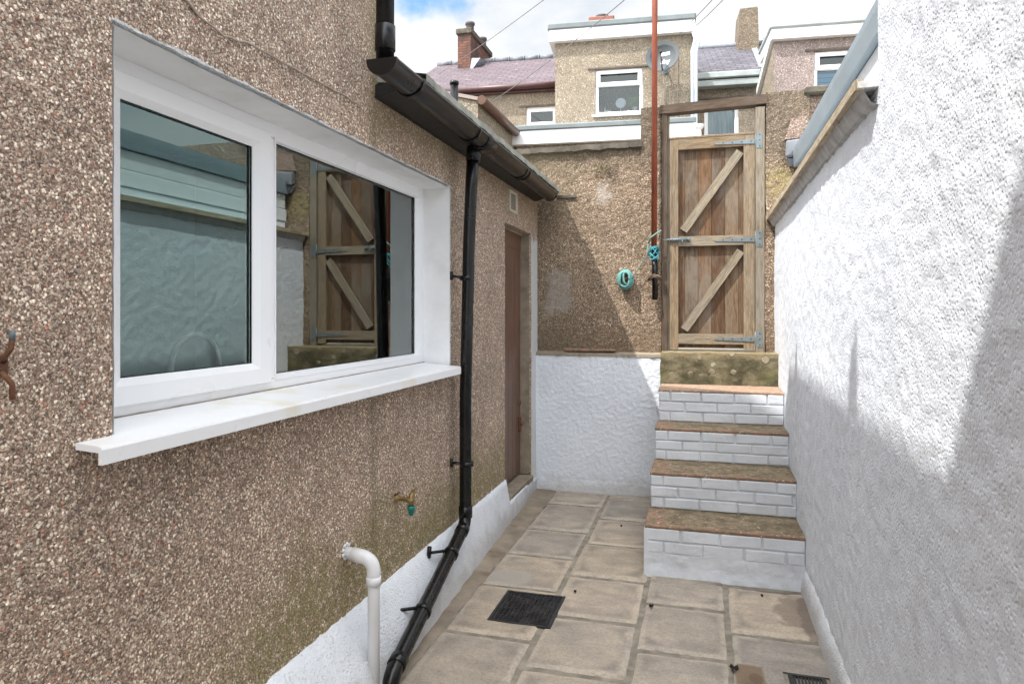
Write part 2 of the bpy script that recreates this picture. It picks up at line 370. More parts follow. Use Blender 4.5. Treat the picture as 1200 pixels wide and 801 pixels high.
M['fascia_old'] = simple('white cladding board', (.70,.73,.74), .45, var=.08, scale=3)
M['galv'] = simple('galvanised steel', (.20,.24,.26), .5, .5, var=.2, scale=30)
M['bluegrey'] = simple('blue grey gutter', (.26,.32,.36), .4, var=.12, scale=4, dirt=(.16,.18,.19), dirt_amt=.5)
M['mortar_under'] = simple('rough painted mortar', (.55,.55,.55), .9, var=.25, scale=16, bumpd=.012, bscale=22, spec=.2, dirt=(.30,.29,.28), dirt_amt=.6)
M['slate_dark'] = simple('loose grey slate', (.17,.18,.20), .55, var=.3, scale=10)
M['cover'] = simple('black iron', (.018,.018,.02), .55, var=.4, scale=30, bumpd=.001, dirt=(.07,.062,.055), dirt_amt=.5)
M['cover_lid'] = simple('dusty black iron', (.022,.022,.024), .5, var=.5, scale=25, bumpd=.001, dirt=(.11,.095,.08), dirt_amt=.6)
M['cap_stone'] = simple('grimy coping', (.12,.105,.085), .95, var=.4, scale=9, bumpd=.008, bscale=35, spec=.2, dirt=(.22,.20,.15), dirt_amt=.5)
M['rope'] = simple('teal rope', (.14,.34,.32), .8, var=.25, scale=50, bumpd=.002, bscale=200)
M['rope_knot'] = simple('turquoise twine', (.05,.30,.35), .7, var=.25, scale=60)
M['rope_old'] = simple('worn green rope', (.16,.30,.27), .85, var=.3, scale=50, bumpd=.002, bscale=200)
M['clamp'] = simple('rusty clamp', (.13,.09,.06), .85, var=.5, scale=30, bumpd=.003, dirt=(.3,.26,.2), dirt_amt=.5)
M['red_ox'] = simple('red oxide paint', (.27,.062,.028), .55, var=.25, scale=9, dirt=(.22,.06,.03), dirt_amt=.6)
M['rust'] = simple('rusty iron', (.16,.07,.035), .85, var=.5, scale=40, bumpd=.003, bscale=120, dirt=(.06,.035,.025), dirt_amt=.7)
M['steel_tip'] = simple('grey blue painted tip', (.13,.17,.18), .5, var=.2, scale=30)
M['brass'] = simple('dull brass', (.36,.26,.12), .42, .75, var=.3, scale=50, dirt=(.12,.10,.06), dirt_amt=.6)
M['teal_pl'] = simple('green plastic', (.0,.20,.17), .35, var=.1)
M['copper'] = simple('copper washer', (.5,.2,.1), .4, .5)
M['vent'] = simple('cream plastic', (.64,.60,.49), .5, var=.1, scale=20, dirt=(.35,.32,.25), dirt_amt=.4)
M['dark'] = simple('dark void', (.02,.018,.015), .9, var=.2)
M['cable'] = simple('overpainted cable', (.36,.30,.25), .8, var=.3, scale=12)
M['wire'] = simple('overhead cable', (.16,.16,.16), .6)
M['room'] = simple('kitchen wall', (.22,.30,.28), .8, var=.05)
M['curtain'] = simple('pale curtain', (.85,.87,.86), .9, var=.1, scale=3)
M['dim_room'] = simple('dim far room', (.05,.075,.085), .9, var=.1)
M['chrome'] = simple('bright tap', (.92,.93,.92), .4, 0.0, var=.02)
M['lintel'] = simple('dark lintel line', (.14,.11,.09), .9, var=.3)
M['dish'] = simple('grey dish', (.085,.095,.10), .75, var=.08, scale=6)
M['label_w'] = simple('white label', (.85,.85,.85), .5, var=.02)
M['label_r'] = simple('faded red print', (.75,.35,.34), .5, var=.05)
M['brown_pl'] = simple('brown gutter', (.12,.06,.04), .4, var=.2)
M['maroon'] = simple('maroon gutter', (.075,.03,.03), .4, var=.2)
M['barge'] = simple('grey verge', (.30,.24,.21), .7)
M['pale_blue'] = simple('pale grey downpipe', (.62,.66,.72), .4, var=.06)
M['lead'] = simple('lead flashing', (.38,.42,.47), .5, .3, var=.2)
M['pot'] = simple('dark clay pot', (.10,.09,.085), .8, var=.3)
M['blind'] = None
M['green_leaf'] = simple('house plant', (.12,.36,.06), .6, var=.3)
M['bottle_red'] = simple('pink bottle', (.6,.15,.16), .4)
M['leaf_dead'] = simple('dead black leaf', (.015,.011,.009), .9, var=.3)
M['pot_red'] = simple('red clay base', (.26,.10,.07), .8)
M['moss'] = simple('moss tuft', (.10,.12,.02), .95, var=.4, scale=30, bumpd=.01, bscale=60)

def glass(ior=2.9, tint=(.80,.93,.90,1), gloss=(.92,.99,.97,1)):
    m = NT('window glass')
    tr = m.n('ShaderNodeBsdfTransparent', {0: tint})
    gl = m.n('ShaderNodeBsdfGlossy', {0: gloss, 'Roughness': .0})
    fr = m.n('ShaderNodeFresnel', {'IOR': ior})
    mx = m.n('ShaderNodeMixShader', {0: fr.outputs[0], 1: tr.outputs[0], 2: gl.outputs[0]})
    o = m.n('ShaderNodeOutputMaterial'); m.t.links.new(mx.outputs[0], o.inputs[0]); return m.id
M['glass'] = glass()
M['glass_teal'] = glass(2.7, (.90,.97,.95,1), (.76,1.0,.96,1))
M['glass_far'] = glass(1.75, (.75,.82,.88,1))
def blind():
    m = NT('blue blind')
    z = m.xyz()[2]
    s = m.math('FRACT', m.math('MULTIPLY', z, 11.0))
    c = m.mix(m.smooth(s, .75, .95), (.16,.42,.60), (.05,.16,.26))
    return m.done(c, .6)
M['blind'] = blind()
def curtain2():
    m = NT('pleated teal net')
    x = m.xyz()[0]
    w = m.noise(14, 3, vec=m.mapping(m.pos(), (1,1,.12)))
    c = m.ramp(w, [(.35,(.16,.27,.29)),(.65,(.46,.55,.55))])
    return m.done(c, .9)
M['net'] = curtain2()
def slate(name, c1, c2, scale=(1,1)):
    m = NT(name)
    uv = m.mapping(m.uv(), (scale[0], scale[1], 1))
    b = m.n('ShaderNodeTexBrick', {'Vector': uv, 'Color1': (*c1,1), 'Color2': (*c2,1), 'Mortar': (.05,.045,.05,1), 'Scale': 1.0, 'Mortar Size': .012, 'Mortar Smooth': .1, 'Bias': 0.0, 'Brick Width': .30, 'Row Height': .20})
    b.offset = .5
    c = m.mix(1, b.outputs['Color'], m.ramp(m.noise(1.2, 5), [(.3,.85),(.7,1.12)]), 'MULTIPLY')
    c = m.mix(m.math('MULTIPLY', m.smooth(m.noise(5, 5, .7), .58, .7), .3), c, (.42,.42,.40))
    # each course laps the next: height falls along v inside a row
    v = m.math('FRACT', m.math('DIVIDE', m.xyz(uv)[1], .20))
    h = m.math('ADD', m.math('MULTIPLY', m.math('SUBTRACT', 1.0, v), 1.0), m.math('MULTIPLY', m.math('SUBTRACT', 1.0, b.outputs['Fac']), 1.0))
    return m.done(c, .7, m.bump(h, .9, .02), spec=.25)
M['slate_purple'] = slate('purple slates', (.115,.085,.098), (.15,.11,.122))
M['slate_grey'] = slate('grey purple slates', (.085,.08,.095), (.125,.115,.135))
def brickm(name, c1, c2, mort):
    m = NT(name)
    b = m.n('ShaderNodeTexBrick', {'Vector': m.uv(), 'Color1': (*c1,1), 'Color2': (*c2,1), 'Mortar': (*mort,1), 'Scale': 1.0, 'Mortar Size': .010, 'Bias': 0.0, 'Brick Width': .225, 'Row Height': .075})
    c = m.mix(m.math('MULTIPLY', m.smooth(m.noise(2.2, 5, .7), .45, .6), .8), b.outputs['Color'], (.06,.045,.04))
    return m.done(c, .85, m.bump(m.math('SUBTRACT', 1.0, b.outputs['Fac']), .8, .008), spec=.2)
M['brick'] = brickm('sooty red brick', (.26,.10,.065), (.14,.065,.05), (.08,.07,.06))

# ------------------------------------------------------------------ objects
ORG = {}
def tag(o, label=None, cat=None, group=None, kind=None):
    if label: o['label'] = label
    if cat: o['category'] = cat
    if group: o['group'] = group
    if kind: o['kind'] = kind
    return o
def thing(name, label, cat, loc=(0,0,0), group=None):
    o = bpy.data.objects.new(name, None); COL.objects.link(o)
    o.location = loc; o.empty_display_size = .1; ORG[o] = Vector(loc)
    return tag(o, label, cat, group)

class MB:
    def __init__(s, fr=None):
        s.v = []; s.f = []; s.uvs = []; s.rn = []; s.fr = fr; s.sm = []
    def w(s, p): return s.fr.w(p) if s.fr else Vector(p)
    def face(s, pts, uv=None, rnd=None, smooth=False):
        i = len(s.v); s.v += [s.w(p) for p in pts]
        s.f.append(list(range(i, i+len(pts)))); s.sm.append(smooth)
        if uv is None:
            a = Vector(pts[0]); e1 = (Vector(pts[1])-a)
            e1 = e1.normalized() if e1.length > 1e-9 else Vector((1,0,0))
            nrm = (Vector(pts[1])-a).cross(Vector(pts[2])-a)
            e2 = nrm.cross(e1).normalized() if nrm.length > 1e-12 else Vector((0,0,1))
            uv = [((Vector(p)-a).dot(e1), (Vector(p)-a).dot(e2)) for p in pts]
        s.uvs.append(uv); s.rn.append(random.random() if rnd is None else rnd)
    def mesh(s, verts, faces, uvs=None, rnd=None, smooth=True):
        i = len(s.v); s.v += [s.w(p) for p in verts]
        r = random.random() if rnd is None else rnd
        for k, f in enumerate(faces):
            s.f.append([i+j for j in f]); s.sm.append(smooth)
            s.uvs.append(uvs[k] if uvs else [(verts[j][0]+verts[j][1], verts[j][2]) for j in f]); s.rn.append(r)
    def box(s, x0, x1, y0, y1, z0, z1, rnd=None, j=0.0):
        r = random.random() if rnd is None else rnd
        P = [[x, y, z] for z in (z0, z1) for y in (y0, y1) for x in (x0, x1)]
        if j: P = [[c+random.uniform(-j, j) for c in p] for p in P]
        for q in ((0,2,3,1),(4,5,7,6),(0,1,5,4),(2,6,7,3),(0,4,6,2),(1,3,7,5)):
            pts = [P[k] for k in q]
            n = (Vector(pts[1])-Vector(pts[0])).cross(Vector(pts[2])-Vector(pts[0]))
            ax = max(range(3), key=lambda k: abs(n[k]))
            a, b = [(1,2),(0,2),(0,1)][ax]
            s.face(pts, [(p[a], p[b]) for p in pts], r)
    def bevbox(s, x0, x1, y0, y1, z0, z1, b=.004, rnd=None, j=0.0):
        # box with chamfered vertical/horizontal edges
        r = random.random() if rnd is None else rnd
        jj = lambda: random.uniform(-j, j) if j else 0
        V = []; idx = {}
        for ix, (xa, sx) in enumerate(((x0,1),(x1,-1))):
            for iy, (ya, sy) in enumerate(((y0,1),(y1,-1))):
                for iz, (za, sz) in enumerate(((z0,1),(z1,-1))):
                    dx, dy, dz = jj(), jj(), jj()
                    for k in range(3):
                        p = [xa+sx*b+dx, ya+sy*b+dy, za+sz*b+dz]
                        p[k] = (xa+dx, ya+dy, za+dz)[k]
                        idx[(ix,iy,iz,k)] = len(V); V.append(p)
        F = []
        def q(keys): F.append([idx[k] for k in keys])
        for i in (0,1):
            q([(i,0,0,0),(i,1,0,0),(i,1,1,0),(i,0,1,0)]); q([(0,i,0,1),(0,i,1,1),(1,i,1,1),(1,i,0,1)]); q([(0,0,i,2),(1,0,i,2),(1,1,i,2),(0,1,i,2)])
        for a in (0,1):
            for b2 in (0,1):
                q([(a,b2,0,0),(a,b2,1,0),(a,b2,1,1),(a,b2,0,1)])
                q([(a,0,b2,0),(a,1,b2,0),(a,1,b2,2),(a,0,b2,2)])
                q([(0,a,b2,1),(1,a,b2,1),(1,a,b2,2),(0,a,b2,2)])
                for c in (0,1): q([(a,b2,c,0),(a,b2,c,1),(a,b2,c,2)])
        uvs = []
        for f in F:
            n = (Vector(V[f[1]])-Vector(V[f[0]])).cross(Vector(V[f[2]])-Vector(V[f[0]]))
            ax = max(range(3), key=lambda k: abs(n[k])); a, c = [(1,2),(0,2),(0,1)][ax]
            uvs.append([(V[k][a], V[k][c]) for k in f])
        s.mesh(V, F, uvs, r, smooth=False)
    def beam(s, p0, p1, w, t, up=(0,0,1), rnd=None):
        # timber of width w (in direction side) and thickness t; UV v runs along the length
        p0, p1 = Vector(p0), Vector(p1); d = (p1-p0); L = d.length; d.normalize()
        tn = Vector(up) - d*Vector(up).dot(d); tn.normalize(); sd = d.cross(tn)
        r = random.random() if rnd is None else rnd
        C = [(-w/2,-t/2),(w/2,-t/2),(w/2,t/2),(-w/2,t/2)]
        ring0 = [p0+sd*a+tn*b for a, b in C]; ring1 = [p1+sd*a+tn*b for a, b in C]
        per = [0, w, w+t, 2*w+t, 2*w+2*t]
        for k in range(4):
            k2 = (k+1) % 4
            s.face([ring0[k], ring0[k2], ring1[k2], ring1[k]], [(per[k],0),(per[k+1],0),(per[k+1],L),(per[k],L)], r)
        s.face(ring0[::-1], [(0,0),(w,0),(w,t),(0,t)], r); s.face(ring1, [(0,0),(w,0),(w,t),(0,t)], r)
    def tube(s, pts, r, n=14, cap=True, rnd=None):
        pts = [Vector(p) for p in pts]; rr = r if isinstance(r, (list, tuple)) else [r]*len(pts)
        V = []; F = []; UV = []
        prev = None; L = 0; Ls = []
        for i, p in enumerate(pts):
            t = ((pts[min(i+1, len(pts)-1)]-p).normalized() if i < len(pts)-1 else Vector((0,0,0))) + ((p-pts[i-1]).normalized() if i else Vector((0,0,0)))
            t.normalize()
            if prev is None:
                a = Vector((0,0,1)) if abs(t.z) < .9 else Vector((1,0,0)); a = (a-t*a.dot(t)).normalized()
            else: a = (prev-t*prev.dot(t)).normalized()
            prev = a; b = t.cross(a)
            if i: L += (p-pts[i-1]).length
            Ls.append(L)
            V += [p+(a*math.cos(2*math.pi*k/n)+b*math.sin(2*math.pi*k/n))*rr[i] for k in range(n)]
        for i in range(len(pts)-1):
            for k in range(n):
                k2 = (k+1) % n
                F.append([i*n+k, i*n+k2, (i+1)*n+k2, (i+1)*n+k]); UV.append([(k*.02,Ls[i]),(k*.02+.02,Ls[i]),(k*.02+.02,Ls[i+1]),(k*.02,Ls[i+1])])
        s.mesh(V, F, UV, rnd, True)
        if cap:
            s.mesh([V[k] for k in range(n)][::-1], [list(range(n))], None, rnd, False)
            m = (len(pts)-1)*n; s.mesh([V[m+k] for k in range(n)], [list(range(n))], None, rnd, False)
    def lathe(s, prof, base, axis=(0,0,1), n=24, rnd=None):
        ax = Vector(axis).normalized(); base = Vector(base)
        s.tube([base+ax*h for h, _ in prof], [max(r_, 1e-4) for _, r_ in prof], n, True, rnd) if False else None
        a = Vector((1,0,0)) if abs(ax.x) < .9 else Vector((0,1,0)); a = (a-ax*a.dot(ax)).normalized(); b = ax.cross(a)
        V = []; F = []
        for h, r_ in prof:
            V += [base+ax*h+(a*math.cos(2*math.pi*k/n)+b*math.sin(2*math.pi*k/n))*max(r_, 1e-4) for k in range(n)]
        for i in range(len(prof)-1):
            for k in range(n):
                k2 = (k+1) % n; F.append([i*n+k, i*n+k2, (i+1)*n+k2, (i+1)*n+k])
        s.mesh(V, F, None, rnd, True)
    def prism(s, poly, y0, y1, rnd=None, ax=1):
        # polygon given in the two other axes, extruded along axis ax
        def P(p, t):
            q = [0,0,0]; o = [k for k in range(3) if k != ax]; q[o[0]] = p[0]; q[o[1]] = p[1]; q[ax] = t; return q
        r = random.random() if rnd is None else rnd
        n = len(poly)
        s.face([P(p, y0) for p in poly], [(p[0], p[1]) for p in poly], r); s.face([P(p, y1) for p in poly][::-1], [(p[0], p[1]) for p in poly][::-1], r)
        for k in range(n):
            a, b = poly[k], poly[(k+1) % n]; L = math.dist(a, b)
            s.face([P(a, y0), P(a, y1), P(b, y1), P(b, y0)], [(0,y0),(0,y1),(L,y1),(L,y0)], r)
    def build(s, name, mat, parent=None, weld=False, label=None):
        org = Vector((0,0,0)); p = parent
        while p is not None: org = org + ORG.get(p, Vector((0,0,0))); p = p.parent
        me = bpy.data.meshes.new(name)
        me.from_pydata([v-org for v in s.v], [], s.f); me.update()
        uvl = me.uv_layers.new(name='UVMap'); at = me.attributes.new('rnd', 'FLOAT', 'FACE')
        li = 0
        for k, (uv, rn) in enumerate(zip(s.uvs, s.rn)):
            at.data[k].value = rn
            for c in uv: uvl.data[li].uv = (c[0], c[1]); li += 1
        me.polygons.foreach_set('use_smooth', s.sm)
        if weld or True:
            import bmesh
            bm = bmesh.new(); bm.from_mesh(me)
            if weld: bmesh.ops.remove_doubles(bm, verts=bm.verts, dist=1e-5)
            if len(bm.faces) < 6000 and name not in ('pane',):
                bmesh.ops.remove_doubles(bm, verts=bm.verts, dist=1e-6)
                bmesh.ops.recalc_face_normals(bm, faces=bm.faces)
            bm.to_mesh(me); bm.free()
        me.materials.append(mat)
        o = bpy.data.objects.new(name, me); COL.objects.link(o)
        if parent is not None: o.parent = parent
        if label: o['label'] = label
        return o

def grid_wall(mb, origin, eu, ev, us, vs, holes, depth_vec, amp=.003, fs=30, disp=None, back=True):
    """sheet with holes, front displaced by noise; us,vs lists of coordinates; depth_vec goes into the wall"""
    origin = Vector(origin); eu = Vector(eu); ev = Vector(ev); dv = Vector(depth_vec)
    inside = lambda a, b: any(h[0] < a < h[1] and h[2] < b < h[3] for h in holes)
    def disp_at(a, b):
        p = origin+eu*a+ev*b
        n = noise.noise_vector(p*fs)*amp + noise.noise_vector(p*3)*amp*.8
        q = p + n
        if disp: q = q + disp(a, b, p)
        return q
    idx = {}; V = []
    def vid(i, j, k):
        key = (i, j, k)
        if key not in idx:
            p = disp_at(us[i], vs[j]) if k == 0 else (origin+eu*us[i]+ev*vs[j]+dv)
            idx[key] = len(V); V.append(p)
        return idx[key]
    nu, nv = len(us)-1, len(vs)-1
    solid = [[not inside((us[i]+us[i+1])/2, (vs[j]+vs[j+1])/2) for j in range(nv)] for i in range(nu)]
    F = []; UV = []
    for i in range(nu):
        for j in range(nv):
            if not solid[i][j]: continue
            F.append([vid(i,j,0), vid(i+1,j,0), vid(i+1,j+1,0), vid(i,j+1,0)]); UV.append([(us[i],vs[j]),(us[i+1],vs[j]),(us[i+1],vs[j+1]),(us[i],vs[j+1])])
            for (di, dj, a, b) in ((-1,0,(i,j),(i,j+1)),(1,0,(i+1,j+1),(i+1,j)),(0,-1,(i+1,j),(i,j)),(0,1,(i,j+1),(i+1,j+1))):
                ii, jj = i+di, j+dj
                if ii < 0 or jj < 0 or ii >= nu or jj >= nv or not solid[ii][jj]:
                    F.append([vid(*a,0), vid(*b,0), vid(*b,1), vid(*a,1)][::-1]); UV.append([(0,0)]*4)
    mb.mesh(V, F, UV, smooth=False)
    if back:
        # closed back face
        a, b, c, d = (us[0],vs[0]), (us[-1],vs[0]), (us[-1],vs[-1]), (us[0],vs[-1])
        if not holes: mb.face([origin+eu*p[0]+ev*p[1]+dv for p in (a,d,c,b)])
def frange(a, b, step, extra=()):
    n = max(1, int(round((b-a)/step))); L = [a+(b-a)*i/n for i in range(n+1)]
    for e in extra:
        if a < e < b:
            k = min(range(1, len(L)-1), key=lambda i: abs(L[i]-e)); L[k] = e
    return L

XL, XR, YB = -1.375, .53, 5.64
ZG = -1.5
# =================================================================== SETTING
def slabs():
    mort = MB(); mort.box(-1.45, .62, -3.0, 5.75, ZG-.12, ZG-.008)
    mo = mort.build('mortar_bed', M['mortar']); tag(mo, kind='structure')
    mb = MB()
    cols = [(-1.195, -.75, [6.05, 5.25, 4.60, 4.09, 3.59, 3.02, 2.47, 1.93, 1.38, .8, .2, -.4, -1, -1.6, -2.2, -3]),
            (-.75, -.30, [5.62, 5.50, 4.955, 4.40, 3.85, 3.32, 2.80, 2.25, 1.7, 1.15, .6, 0, -.6, -1.2, -1.8, -2.4, -3]),
            (-.30, .112, [4.1, 3.59, 3.08, 2.55, 2.0, 1.5, .95, .4, -.2, -.8, -1.4, -2, -3]),
            (.112, .56, [3.93, 3.36, 2.83, 2.3, 1.8, 1.25, .7, .1, -.5, -1.1, -1.7, -2.3, -3])]
    cover = (-1.02, -.70, 3.165, 3.54)
    for x0, x1, ys in cols:
        for ya, yb in zip(ys[1:], ys[:-1]):
            g = .005
            a, b, c, d = x0+g, x1-g, ya+g, min(yb, 5.63)-g
            r = random.random(); hz = random.uniform(-.003, .003)
            tx, ty = random.uniform(-.008,.008), random.uniform(-.008,.008)
            n = 22; V = []; F = []; UV = []
            us = [a+(b-a)*i/n for i in range(n+1)]; vs = [c+(d-c)*i/n for i in range(n+1)]
            for i, u_ in enumerate(us):
                for j, v_ in enumerate(vs):
                    e = min(u_-a, b-u_, v_-c, d-v_)
                    z = ZG+hz+(u_-(a+b)/2)*tx+(v_-(c+d)/2)*ty
                    z += noise.noise(Vector((u_*11, v_*7, r*50)))*.0022
                    z -= max(0, (.02-e)/.02)**1.5*.003
                    x_, y_ = u_, v_
                    if e < 1e-6:
                        z -= .009
                        w_ = noise.noise_vector(Vector((u_*14, v_*14, 3)))*.006
                        x_ += w_.x; y_ += w_.y
                    V.append((x_, y_, z))
            for i in range(n):
                for j in range(n):
                    q = [i*(n+1)+j, (i+1)*(n+1)+j, (i+1)*(n+1)+j+1, i*(n+1)+j+1]
                    cx, cy = (us[i]+us[i+1])/2, (vs[j]+vs[j+1])/2
                    if cover[0] < cx < cover[1] and cover[2] < cy < cover[3]: continue
                    if .325 < cx < .487 and 2.88 < cy < 3.05: continue
                    F.append(q); UV.append([((V[k][0]-a)/(b-a), (V[k][1]-c)/(d-c)) for k in q])
            mb.mesh(V, F, UV, r, True)
    o = mb.build('paving', M['slab']); tag(o, kind='structure')
    # brown cement strip along the left wall
    st = MB(); us = frange(-3, 5.64, .05)
    V = []; F = []
    for y in us:
        e = noise.noise(Vector((y*5, 1, 0)))*.012
        V += [(-1.42, y, ZG+.004), (-1.30, y, ZG+.006+e*.2), (-1.197+e, y, ZG-.001), (-1.192+e, y, ZG-.02)]
    for i in range(len(us)-1):
        for k in range(3): F.append([i*4+k, i*4+k+1, (i+1)*4+k+1, (i+1)*4+k])
    st.mesh(V, F); tag(st.build('path_edging', M['strip']), kind='structure')
slabs()
g = MB(); g.box(-60, 60, -40, 200, -3.2, -1.8); tag(g.build('ground', M['ground']), kind='structure')
g = MB(); g.box(-30, 30, 5.95, 60, -1.7, -.36); tag(g.build('lane', M['ground']), kind='structure')

# leaves on paving
def dead_leaf(x, y, sz, label):
    mb = MB(); n = 9; V = [(x, y, ZG+.014)]
    for k in range(n):
        a = 2*math.pi*k/n; r = sz*(.55+.55*abs(math.sin(a*1.5+x*9)))
        V.append((x+r*math.cos(a), y+r*math.sin(a)*1.2, ZG+.005+.010*((k % 2))))
    V.append((x, y, ZG+.001))
    F = [[0, 1+k, 1+(k+1) % n] for k in range(n)]+[[n+1, 1+(k+1) % n, 1+k] for k in range(n)]
    mb.mesh(V, F, smooth=False)
    tag(mb.build('dead_leaf', M['leaf_dead']), label, 'leaf', 'dead leaves on the paving')
for (u, v, s_, lab) in ((763,711,.013,'dead black leaf on the slab left of centre, below the bottom step'),
                    (860,784,.020,'largest dead leaf, beside the brown wet patch near the small drain'),
                    (893,699,.008,'tiny black leaf scrap on the slab under the bottom step by the white wall'),
                    (674,694,.008,'tiny black leaf scrap right of the black inspection cover'),
                    (728,617,.007,'tiny black leaf scrap on the far paving left of the steps')):
    d = ray(u, v); p = d*(ZG/d.z); dead_leaf(p.x, p.y, s_, lab)

# inspection cover
t = thing('inspection_cover', 'square black ribbed metal cover set in the slabs', 'drain cover', (-.86, 3.35, ZG))
f = MB()
for a in ((-1.018,-.702,3.167,3.182),(-1.018,-.702,3.523,3.538)): f.box(*a, ZG-.03, ZG+.002)
for a in ((-1.018,-1.003,3.182,3.523),(-.717,-.702,3.182,3.523)): f.box(*a, ZG-.03, ZG+.002)
f.build('frame', M['cover'], t)
l = MB(); l.box(-1.001,-.719,3.184,3.521, ZG-.03, ZG-.006)
for i in range(12):
    for j in range(14):
        x = -.996+i*.0230; y = 3.189+j*.0236
        if (i//3+j//3) % 2: l.box(x, x+.019, y+.004, y+.010, ZG-.007, ZG+.001); l.box(x, x+.019, y+.014, y+.020, ZG-.007, ZG+.001)
        else: l.box(x+.003, x+.008, y, y+.020, ZG-.007, ZG+.001); l.box(x+.012, x+.017, y, y+.020, ZG-.007, ZG+.001)
l.build('lid', M['cover_lid'], t)
# small gully grate
t = thing('gully_grate', 'small black slotted drain grate beside the white wall', 'drain grate', (.405, 2.96, ZG))
f = MB(); a0, a1, b0, b1 = .335, .478, 2.892, 3.038
f.box(a0,a1,b0,b0+.016,ZG-.03,ZG+.004); f.box(a0,a1,b1-.016,b1,ZG-.03,ZG+.004); f.box(a0,a0+.016,b0+.016,b1-.016,ZG-.03,ZG+.004); f.box(a1-.016,a1,b0+.016,b1-.016,ZG-.03,ZG+.004)
f.build('frame', M['cover'], t)
f = MB()
for k in range(8): f.box(a0+.02+k*.0135, a0+.027+k*.0135, b0+.016, b1-.016, ZG-.02, ZG+.001)
f.build('bars', M['cover'], t)
f = MB(); f.box(a0+.016,a1-.016,b0+.016,b1-.016,ZG-.06,ZG-.04); f.build('sump', M['dark'], t)

# =================================================================== LEFT HOUSE
YC = 2.71      # end of the taller part
house = thing('pebbledashed_house', 'pink brown pebbledashed house wall on the left with large white window and brown door', 'house', (XL, 2.4, ZG))
WY0, WY1, WZ0, WZ1 = 1.324, 3.605, -.305, .705
DY0, DY1, DZ0, DZ1 = 4.70, 5.46, -1.36, .64
mb = MB()
us = frange(.2, 5.72, .016, (WY0, WY1, DY0, DY1, YC))
vs = frange(-1.5, 1.0, .016, (WZ0, WZ1, DZ0, DZ1))
grid_wall(mb, (XL,0,0), (0,1,0), (0,0,1), us, vs, [(WY0,WY1,WZ0,WZ1),(DY0,DY1,DZ0,DZ1)], (-.16,0,0), amp=.0028, fs=38)
mb.build('low_wall', M['rough_left'], house)
mb = MB()
grid_wall(mb, (XL,0,0), (0,1,0), (0,0,1), frange(.2, YC, .02), frange(1.0, 3.68, .03), [], (-.25,0,0), amp=.0028, fs=38)
mb.box(XL-.25, XL, -.69, .2, -1.5, 3.68)
mb.box(-4.5, XL-.25, YC-.25, YC, 1.0, 3.68)
# gable triangle of the taller part, apex away to the left
mb.prism([(XL-.004, 3.68), (-4.5, 3.68), (-4.5, 3.68+.62*3.1)], YC-.24, YC-.002)
mb.build('tall_wall', M['rough_left'], house)
# tall part roof: rises to the left away from the yard
mb = MB(); e0 = (-1.27, 3.66); e1 = (-4.6, 3.66+.62*3.33)
mb.prism([e0, e1, (e1[0], e1[1]+.1), (e0[0], e0[1]+.09)], -.69, YC+.04)
mb.prism([e1, (-7.6, 3.66), (-7.6, 3.76), (e1[0], e1[1]+.1)], -.69, YC+.04)
mb.build('roof', M['slate_grey'], house)
# main block behind the camera
mb = MB(); mb.box(-8, -1.45, -8.8, -.69, -1.5, 4.50)
mb.prism([(-1.33,4.52),(-4.8,4.52+.36*3.47),(-8.2,4.52)], -8.8, -.69)
mb.build('main_block', M['rough_left'], house)
# low roof (gentle mono pitch to the left) with lichen edge
mb = MB(); mb.prism([(-1.20,.985),(-4.4,1.25),(-4.4,1.33),(-1.165,1.012)], YC, YB+.02)
us = frange(YC-.02, 5.50, .03); V = []; F = []
for y in us:
    e = noise.noise(Vector((y*9,0,0)))*.006+noise.noise(Vector((y*30,4,0)))*.004
    V += [(-1.135+e*.5, y, .975+e), (-1.135+e*.5, y, 1.008+e), (-1.26, y, 1.03+e), (-1.26, y, .98)]
for i in range(len(us)-1):
    for k in range(4): F.append([i*4+k, i*4+(k+1) % 4, (i+1)*4+(k+1) % 4, (i+1)*4+k])
mb.mesh(V, F, smooth=False)
mb.build('low_roof', M['roof_edge'], house)
mb = MB(); mb.box(-4.4, XL-.17, YB-.05, YB+.1, -1.5, 1.2); mb.box(-4.4, -4.2, YC, YB-.05, -1.5, 1.2); mb.build('rear_wall', M['rough_left'], house)
# plinth with battered face
mb = MB(); us = sorted(frange(.2, YB+.02, .018, (DY0, DY1))+[DY0+.0015]); V = []; F = []
prof = 9
def plx(y, t):
    base = XL + .012 + .0463*max(0, 5.62-y)*.98
    top = XL + .010
    return top + (base-top)*(t**.8)
for y in us:
    zt = -1.207 if y < DY0+.001 else (-1.372 if y < DY1+.001 else -1.40)
    V.append((XL-.02, y, zt+.004))
    for k in range(prof):
        t_ = k/(prof-1); z = zt+(ZG-.012-zt)*t_
        nz = noise.noise(Vector((y*9, z*9, 0)))*.006+noise.noise(Vector((y*30, z*30, 5)))*.003
        zz = z + (noise.noise(Vector((y*22, 7, 0)))*.009+noise.noise(Vector((y*70, 7, 3)))*.004 if k == 0 else 0)
        tt = (z+1.207)/(ZG+1.207)
        V.append((plx(y, max(0, tt))+nz, y, zz))
m_ = prof+1
for i in range(len(us)-1):
    for k in range(prof): F.append([i*m_+k, i*m_+k+1, (i+1)*m_+k+1, (i+1)*m_+k])
mb.mesh(V, F, smooth=True); mb.build('plinth', M['white_plinth'], house)

